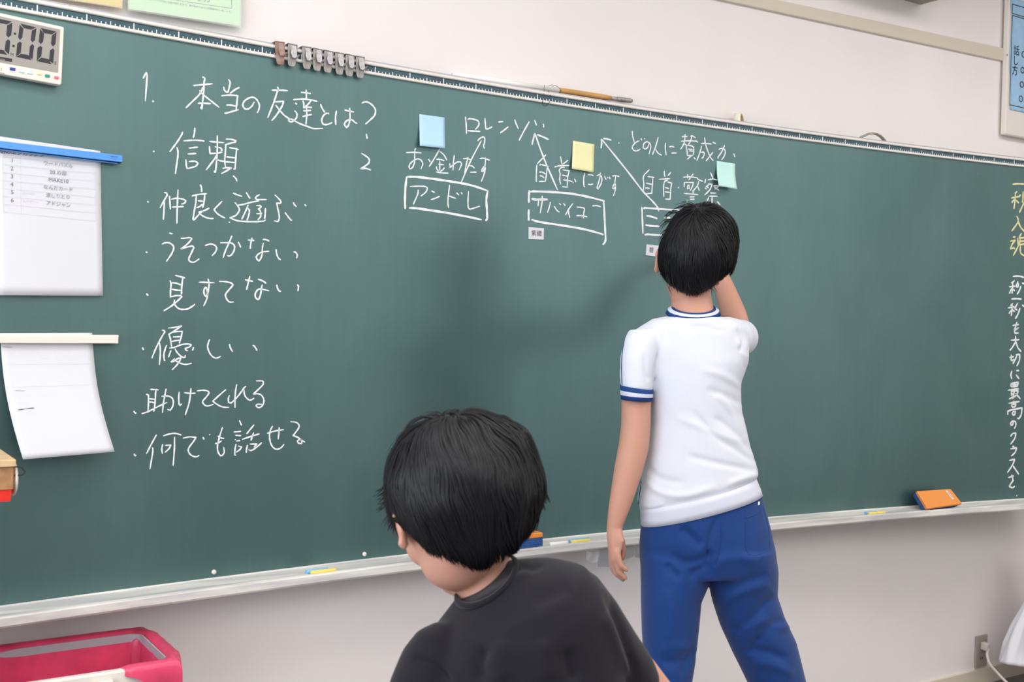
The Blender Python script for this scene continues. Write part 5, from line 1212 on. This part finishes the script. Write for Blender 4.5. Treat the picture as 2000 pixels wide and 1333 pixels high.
hS.build(kid, 8000, .00085, np.random.default_rng(3), jit=.13, fly=.10, length=(.40, .90), grav=.30, swirl=.18, locks=[
    ([(1350, 404), (1330, 403), (1316, 408)], 2.70, 6, 3), ([(1335, 418), (1316, 414), (1303, 420), (1297, 430)], 2.70, 9, 4), ([(1318, 430), (1303, 434), (1292, 448)], 2.70, 9, 5), ([(1308, 446), (1296, 456), (1288, 470)], 2.70, 8, 4),
    ([(1310, 540), (1312, 555), (1318, 568)], 2.66, 9, 7), ([(1345, 548), (1346, 562), (1350, 572)], 2.64, 10, 10), ([(1385, 545), (1388, 560), (1392, 570)], 2.66, 9, 8), ([(1435, 500), (1432, 520), (1428, 534)], 2.70, 9, 5), ([(1360, 405), (1340, 398), (1322, 404)], 2.70, 7, 4)])

# shirt
def tube_px(rows, B): return loft([ringpx((xl, yl), (xr, yr), d, t, B) for xl, yl, xr, yr, d, t in rows], 44)
tor = [(1324, 616, 1384, 619, DS, .050), (1304, 616, 1408, 619, DS, .064), (1274, 622, 1436, 625, DS, .078), (1244, 641, 1454, 641, DS, .088), (1240, 672, 1464, 672, DS, .092), (1256, 706, 1462, 706, DS, .098),
       (1266, 755, 1447, 750, DS, .100), (1269, 820, 1449, 806, DS, .101), (1262, 880, 1463, 862, DS, .104), (1252, 935, 1476, 905, DS, .108), (1245, 975, 1481, 926, DS, .112), (1252, 998, 1472, 940, DS, .106)]
sl_l = [(1228, 645, 1292, 640, 2.675, .048), (1218, 668, 1290, 665, 2.66, .056), (1212, 700, 1283, 700, 2.65, .056), (1211, 735, 1277, 740, 2.645, .054), (1213, 757, 1274, 765, 2.64, .051)]
pieces = [tube_px(tor, SB), tube_px(sl_l, SB), tube([at(1312, 650, 2.69), at(1280, 664, 2.675), at(1251, 684, 2.66)], [.042, .043, .044], side=CU, n=20)]
pieces.append(tube([at(1418, 655, 2.70), at(1432, 662, 2.74), lerp(shR, elR, .35), lerp(shR, elR, .68)], [.046, .050, .047, .044], side=CU, n=24))
v, f, n = fuse(pieces, .0042, 7)
v = ripple(v, n, .0030, 9, 3.3)
v = creases(v, n, [([(1476, 905), (1440, 880), (1395, 850), (1350, 800)], 6.48, -0.00432), ([(1470, 885), (1430, 840), (1395, 815)], 6.48, -0.00432), ([(1476, 920), (1400, 905), (1340, 890)], 6.48, -0.0036), ([(1452, 850), (1425, 800), (1400, 770)], 5.76, 0.00288),
    ([(1460, 865), (1420, 855), (1370, 835), (1320, 815)], 7.2, 0.00288), ([(1450, 790), (1420, 775), (1380, 760)], 7.2, -0.00324), ([(1448, 760), (1415, 735), (1370, 722)], 7.2, 0.00288), ([(1262, 940), (1290, 962), (1340, 968), (1400, 950)], 7.2, 0.00396),
    ([(1256, 905), (1290, 935), (1340, 945)], 7.2, -0.00288), ([(1330, 644), (1370, 640), (1420, 648)], 5.76, -0.00288), ([(1340, 628), (1372, 630), (1400, 626)], 5.04, 0.00216), ([(1444, 690), (1452, 665), (1440, 640)], 5.04, -0.00432), ([(1462, 700), (1450, 690), (1440, 660)], 5.04, 0.00288),
    ([(1274, 760), (1278, 720), (1296, 660), (1306, 620)], 2.88, -0.00252), ([(1258, 690), (1262, 725), (1268, 745)], 5.04, -0.0036), ([(1455, 725), (1446, 690), (1430, 650), (1412, 620)], 2.88, -0.00216), ([(1480, 928), (1450, 935), (1420, 948)], 5.76, 0.0036), ([(1246, 985), (1270, 990), (1300, 984)], 5.76, 0.00288)])
shirt = obj('shirt', v, f, M['white_shirt'], kid, True); SBV = bvh_of(v, f)
def band(rows, mats, mid, name, parent, B, th=None):
    """a knitted band: rings from one edge to the other; the colour of each stripe by ring"""
    R_ = [ringpx((xl, yl), (xr, yr), d, t, B if len(rr) < 7 else rr[6]) for rr in rows for xl, yl, xr, yr, d, t in [rr[:6]]]
    n = 56; v = []; f = []; mi = []
    for c, a, b in R_ + [(c, a*.95, b*.95) for c, a, b in R_[::-1]]:
        for j in range(n):
            t = 2*math.pi*j/n; v.append(c + a*math.cos(t) + b*math.sin(t))
    m = 2*len(R_)
    seq = mid + [mid[-1]] + mid[::-1] + [mid[0]]
    for i in range(m):
        for j in range(n):
            i2 = (i+1) % m; f.append((i*n+j, i*n+(j+1) % n, i2*n+(j+1) % n, i2*n+j)); mi.append(seq[i] if i < len(seq) else mid[0])
    return obj(name, v, f, mats, parent, True, mi)
tl = SB*1.0 + np.array([0, 0, .26])
band([(1300, 612, 1408, 613, DS, .075, tl), (1304, 605, 1404.5, 606.5, DS, .0715, tl), (1311, 601, 1399, 602.5, DS, .0655, tl), (1314, 599, 1396, 600.5, DS, .063, tl)], [M['navy'], M['rib']], [0, 1, 0], 'collar', shirt, SB)
band([(1210.5, 752, 1276, 762, 2.64, .0535), (1211, 762, 1276, 770, 2.64, .053), (1211.5, 771, 1275.5, 776.5, 2.64, .0525), (1212.5, 780, 1274, 784, 2.64, .051)], [M['navy'], M['rib']], [0, 1, 0], 'sleeve_cuff', shirt, SB)
e1, e2 = lerp(shR, elR, .60), lerp(shR, elR, .72); sa, sb_ = frame_of(elR-shR, CU)
vv = []; ff = []; mi = []
RR = [(lerp(e1, e2, t), .0450) for t in (0, .33, .66, 1)]; RR += [(c, r*.93) for c, r in RR[::-1]]
for c, r in RR:
    for j in range(40): vv.append(c + (sa*math.cos(j*math.pi/20) + sb_*math.sin(j*math.pi/20))*r)
for i in range(8):
    for j in range(40): ff.append((i*40+j, i*40+(j+1) % 40, ((i+1) % 8)*40+(j+1) % 40, ((i+1) % 8)*40+j)); mi.append((0, 1, 0, 0, 0, 1, 0, 0)[i])
obj('sleeve_cuff', vv, ff, [M['navy'], M['rib']], shirt, True, mi)
band([(1249, 992, 1477, 934, DS, .112), (1250.5, 1000, 1481, 944, DS, .113), (1251, 1015, 1486, 956, DS, .112), (1252, 1026.5, 1489.5, 967, DS, .110)], [M['rib']], [0, 0, 0], 'hem_band', shirt, SB)
obj('piping', *line_on(SBV, [(1222, 656), (1216.5, 685), (1214.5, 715), (1215.5, 751)], .0011), M['navy'], shirt, True)
obj('piping', *line_on(SBV, [(1252, 920), (1252.5, 945), (1249, 970), (1247.5, 988)], .0011), M['navy'], shirt, True)

# trousers
hip = [(1262, 985, 1474, 930, DS, .098), (1252, 1024, 1488, 968, DS, .106), (1248, 1060, 1505, 1030, DS, .112), (1249, 1095, 1516, 1080, DS, .112), (1256, 1122, 1512, 1115, DS, .100)]
lg_l = [(1250, 1075, 1392, 1080, DS, .104), (1251, 1120, 1392, 1124, 2.69, .100), (1252, 1147, 1381, 1149, 2.685, .096), (1252, 1172, 1369, 1176, 2.68, .093), (1254, 1230, 1364, 1235, 2.67, .086), (1258, 1290, 1359, 1290, 2.665, .080), (1261, 1335, 1352, 1335, 2.66, .076),
        (1260, 1450, 1343, 1450, 2.66, .070), (1258, 1580, 1337, 1580, 2.66, .066), (1256, 1690, 1336, 1690, 2.66, .062)]
lg_r = [(1385, 1070, 1514, 1070, DS, .104), (1379, 1122, 1520, 1116, 2.71, .102), (1385, 1148, 1519, 1140, 2.715, .099), (1391, 1173, 1518, 1164, 2.72, .096), (1406, 1220, 1533, 1205, 2.725, .090), (1430, 1275, 1556, 1255, 2.73, .084), (1462, 1340, 1575, 1333, 2.74, .078),
        (1500, 1430, 1606, 1420, 2.745, .072), (1544, 1560, 1640, 1550, 2.75, .066), (1588, 1690, 1672, 1690, 2.76, .062)]
v, f, n = fuse([tube_px(hip, SB), tube_px(lg_l, SB), tube_px(lg_r, SB)], .0046, 7)
v = ripple(v, n, .0030, 8, 8.1)
v = creases(v, n, [([(1330, 1030), (1350, 1050), (1372, 1068)], 9, -.008), ([(1310, 1085), (1340, 1100), (1380, 1090), (1384, 1075)], 9, -.009), ([(1300, 1100), (1315, 1120), (1330, 1128)], 9, -.007), ([(1345, 1125), (1370, 1112), (1386, 1100)], 9, -.008),
    ([(1384, 1130), (1386, 1100), (1384, 1060), (1400, 1010)], 5, -.007), ([(1395, 1100), (1440, 1090), (1480, 1100)], 11, .005), ([(1400, 1150), (1440, 1145), (1500, 1120)], 10, -.006), ([(1400, 1190), (1440, 1160), (1505, 1140)], 9, .005), ([(1430, 1235), (1460, 1220), (1510, 1160)], 10, -.007),
    ([(1460, 1280), (1490, 1240), (1530, 1210)], 9, -.010), ([(1480, 1250), (1510, 1225), (1545, 1228)], 8, .007), ([(1465, 1275), (1500, 1275), (1540, 1290)], 9, -.008), ([(1470, 1295), (1510, 1300), (1550, 1320)], 9, .006), ([(1440, 1230), (1465, 1225), (1500, 1205)], 9, .006),
    ([(1290, 1290), (1320, 1295), (1350, 1280)], 10, -.006), ([(1285, 1270), (1310, 1265), (1345, 1262)], 10, .004), ([(1330, 1320), (1345, 1290), (1358, 1270)], 8, -.006), ([(1410, 1040), (1406, 1080), (1396, 1110)], 4, -.004), ([(1300, 1150), (1310, 1200), (1305, 1260)], 14, .004)])
trs = obj('trousers', v, f, M['blue_track'], kid, True); TBV = bvh_of(v, f)
pk = [(1455, 992), (1456, 1030), (1457, 1065), (1460, 1080), (1470, 1085), (1488, 1082), (1500, 1074), (1503, 1062), (1500, 1030), (1490, 990)]
obj('pocket_seam', *line_on(TBV, pk, .0011, .0002), M['blue_track'], trs, True)
obj('pocket_seam', *line_on(TBV, [(1458, 1012), (1475, 1006), (1488, 996)], .0010, .0002), M['blue_track'], trs, True)
obj('back_seam', *line_on(TBV, [(1407, 1000), (1409, 1040), (1406, 1075), (1398, 1100)], .0010, .0002), M['blue_track'], trs, True)
mk_ = [hit(TBV, x, y, .0012) for x, y in ((1480, 981), (1483, 980), (1483.5, 986.5), (1479.5, 987.5))]
if all(p is not None for p in mk_): obj('maker_mark', *prism(mk_, [p+CF*.001 for p in mk_]), M['white_ink'], trs)
for F_ in (footL, footR):
    v, f, n = fuse([tube([F_-SB*.045-np.array([0, 0, .030]), F_+SB*.04-np.array([0, 0, .034]), F_+SB*.12-np.array([0, 0, .043]), F_+SB*.165-np.array([0, 0, .048])], [(.038, .042), (.042, .040), (.042, .030), (.030, .022)], side=CR, n=20)], .006, 3)
    v[:, 2] = np.maximum(v[:, 2], .002)
    obj('shoe', v, f, M['shoe'], kid, True)

# ---------------------------------------------- the boy ducking past in front
FB = np.array([math.sin(.35), math.cos(.35), 0.0])
HF = head_frame(.28, .42, -.10); CFh = at(890, 984, 1.47); kF = 1.04
pieces = head_pieces(CFh, HF, kF)
nb = [CFh + HF@np.array([0, .004, -.040]), at(931, 1105, 1.505), at(948, 1140, 1.495), at(985, 1200, 1.48)]
pieces.append(tube(nb, [.050, .0465, .0455, .042], side=CR, n=24))
TF = [(950, 1225, 1075, 1165, 1.46, .05), (885, 1290, 1160, 1165, 1.44, .072), (855, 1340, 1190, 1260, 1.43, .080), (870, 1460, 1190, 1400, 1.41, .082), (890, 1640, 1190, 1600, 1.38, .085), (890, 1740, 1185, 1710, 1.36, .08)]
def tube_px2(rows, B): return loft([ringpx((xl, yl), (xr, yr), d, t, B) for xl, yl, xr, yr, d, t in rows], 44)
pieces.append(tube_px2(TF, FB))
hipF = at(1035, 1700, 1.37)
gp_ = lambda x, y, z: np.array([x, y, z])
cx, cy = hipF[0], hipF[1]; rt = np.array([FB[1], -FB[0], 0])
kneeL, kneeR = hipF - rt*.10 + FB*.24 + [0, 0, -.13], hipF + rt*.10 + FB*.22 + [0, 0, -.14]
ankL, ankR = hipF - rt*.11 + FB*.02, hipF + rt*.10 + FB*.0; ankL[2] = ankR[2] = .075
kneeL[2] = max(kneeL[2], .36); kneeR[2] = max(kneeR[2], .35)
for K_, A_, s_ in ((kneeL, ankL, -1), (kneeR, ankR, 1)):
    pieces.append(tube([hipF + rt*s_*.07, lerp(hipF + rt*s_*.09, K_, .5), K_, lerp(K_, A_, .35), A_], [.075, .066, .052, .050, .034], side=rt, n=18))
    pieces.append(tube([A_-FB*.03-np.array([0, 0, .038]), A_+FB*.06-np.array([0, 0, .042]), A_+FB*.14-np.array([0, 0, .052])], [(.032, .032), (.036, .028), (.032, .018)], side=rt, n=16))
def arm(P, rads, hdir, palm):
    pieces.append(tube(P, rads, side=CR, n=18))
    w_ = P[-1]; hd = nrm(hdir); hs = nrm(np.cross(hd, palm)); pn_ = nrm(palm)
    pieces.append(tube([w_, w_+hd*.03, w_+hd*.075], [(.021, .017), (.030, .016), (.034, .012)], side=hs, n=14))
    for i, (o_, l) in enumerate(((-.024, .062), (-.008, .070), (.008, .066), (.023, .052))):
        k0 = w_ + hd*.072 + hs*o_
        pieces.append(tube([k0, k0+hd*l*.55+pn_*.006, k0+hd*l+pn_*.022], [.0084, .0078, .0064], side=hs, n=12))
    pieces.append(tube([w_+hd*.018-hs*.020, w_+hd*.050-hs*.040+pn_*.006, w_+hd*.075-hs*.046+pn_*.016], [.0115, .0095, .0072], side=hs, n=12))
shFr, shFl = at(1140, 1190, 1.45), at(838, 1330, 1.43)
arm([shFr, at(1200, 1262, 1.44), at(1252, 1322, 1.45), at(1325, 1420, 1.49), at(1345, 1530, 1.58), at(1345, 1600, 1.64)], [.036, .030, .0265, .028, .025, .020], np.array([0.02, .5, -.75]), -rt)
arm([shFl, at(815, 1410, 1.42), at(800, 1500, 1.42), at(805, 1570, 1.46), at(815, 1640, 1.54), at(820, 1690, 1.60)], [.046, .041, .037, .034, .027, .021], np.array([0.05, .5, -.75]), rt)
v, f, n = fuse(pieces, .0036, 5)
kid2 = obj('person', v, f, M['skin'], None, True)
tag(kid2, 'person in a black T-shirt bending in front of the chalkboard, head turned left', 'person', 'people at the chalkboard')
face_parts(CFh, HF, kF, kid2)
hF = Hair(CFh, HF, kF, (.1010, .1120, .0980), (.012, -.008, .020), [(0, 0), (40, -6), (66, -24), (85, -32), (110, -44), (140, -58), (180, -69), (210, -68), (232, -58), (250, -40), (266, -15), (290, -26), (320, -6)], (-.05, -.40, .92), taper=.06, lumps=.012, seed=5, low=.122)
hF.build(kid2, 9000, .00095, np.random.default_rng(5), jit=.10, fly=.06, length=(.6, 1.25), grav=.45, swirl=.22, clump=.55, locks=[
    ([(775, 905), (760, 940), (750, 962), (736, 972)], 1.47, 16, 7), ([(782, 930), (765, 965), (752, 985), (742, 990)], 1.47, 14, 7), ([(790, 960), (772, 1000), (762, 1018), (757, 1030)], 1.46, 18, 9), ([(800, 985), (782, 1010), (776, 1030)], 1.45, 14, 8),
    ([(1045, 905), (1056, 945), (1062, 962), (1069, 978)], 1.47, 14, 6), ([(1048, 950), (1056, 980), (1060, 1000)], 1.47, 14, 7), ([(1045, 990), (1046, 1015), (1040, 1040)], 1.45, 14, 9), ([(860, 822), (825, 815), (800, 830), (790, 845)], 1.47, 6, 3), ([(940, 815), (985, 818), (1005, 835), (1014, 862)], 1.47, 9, 4),
    ([(880, 830), (855, 808), (825, 812)], 1.47, 4, 3)])
# T-shirt
tor = [(905, 1165, 1000, 1102, 1.462, .052), (892, 1182, 1012, 1097, 1.460, .062), (872, 1208, 1085, 1095, 1.455, .080), (845, 1245, 1140, 1106, 1.450, .096), (815, 1290, 1183, 1150, 1.445, .104), (797, 1345, 1205, 1220, 1.440, .106), (800, 1420, 1215, 1300, 1.43, .106), (815, 1520, 1220, 1420, 1.41, .106), (830, 1680, 1240, 1620, 1.37, .110), (835, 1740, 1238, 1700, 1.36, .112)]
pieces = [tube_px2(tor, FB)]
pieces.append(tube([at(1122, 1180, 1.45), at(1163, 1217, 1.445), at(1203, 1267, 1.44), at(1236, 1312, 1.445)], [(.047, .060), (.0405, .058), (.0335, .050), (.0310, .044)], side=nrm(at(1225, 1130, 1.44)-at(1170, 1200, 1.44)), n=26))
pieces.append(tube([at(855, 1300, 1.44), at(832, 1350, 1.43), at(820, 1430, 1.42), at(812, 1480, 1.42)], [(.050, .058), (.050, .056), (.047, .052), (.044, .048)], side=CR, n=26))
v, f, n = fuse(pieces, .0044, 7)
v = ripple(v, n, .0030, 8, 1.7)
v = creases(v, n, [([(900, 1182), (950, 1150), (1005, 1118), (1050, 1100)], 8, -.004), ([(880, 1200), (940, 1165), (1000, 1130), (1040, 1105)], 9, .003), ([(940, 1333), (935, 1300), (945, 1265)], 14, -.008), ([(985, 1333), (975, 1290), (985, 1250)], 18, .006),
    ([(1120, 1333), (1115, 1300), (1105, 1270)], 14, -.008), ([(1070, 1333), (1065, 1290), (1060, 1250)], 20, .005), ([(808, 1285), (850, 1300), (880, 1333)], 6, -.006), ([(1245, 1333), (1225, 1270), (1205, 1210), (1180, 1150)], 8, -.007), ([(1225, 1320), (1205, 1260), (1180, 1200)], 12, .005),
    ([(1040, 1180), (1080, 1160), (1120, 1150)], 16, -.004), ([(1020, 1102), (1040, 1112), (1065, 1100)], 7, -.004)])
tee = obj('t_shirt', v, f, M['black_shirt'], kid2, True)
tl2 = nrm(FB*1.0 + np.array([0, 0, .1]))
band([(889, 1180, 1010, 1092, 1.458, .064, tl2), (889.5, 1174, 1005, 1090, 1.458, .0635, tl2), (891, 1168, 1001, 1089, 1.459, .062, tl2)], [M['black_shirt']], [0, 0], 'collar', tee, FB)
pieces = [loft([(hipF+np.array([0, 0, .10]), rt*.135, FB*.095), (hipF+np.array([0, 0, .03]), rt*.150, FB*.112), (hipF-np.array([0, 0, .04]), rt*.150, FB*.112), (hipF-np.array([0, 0, .08]), rt*.120, FB*.08)], 40)]
for K_, A_, s_ in ((kneeL, ankL, -1), (kneeR, ankR, 1)):
    pieces.append(tube([hipF + rt*s_*.07, lerp(hipF + rt*s_*.09, K_, .5), K_, lerp(K_, A_, .35), lerp(K_, A_, .9)], [.092, .083, .070, .066, .052], side=rt, n=22))
v, f, n = fuse(pieces, .0055, 6)
obj('trousers', v, f, M['dark_trousers'], kid2, True)
for F_ in (ankL, ankR):
    v, f, n = fuse([tube([F_-FB*.045-np.array([0, 0, .030]), F_+FB*.04-np.array([0, 0, .034]), F_+FB*.12-np.array([0, 0, .043]), F_+FB*.165-np.array([0, 0, .048])], [(.038, .042), (.042, .040), (.042, .030), (.030, .022)], side=rt, n=20)], .006, 3)
    v[:, 2] = np.maximum(v[:, 2], .002)
    obj('shoe', v, f, M['shoe'], kid2, True)
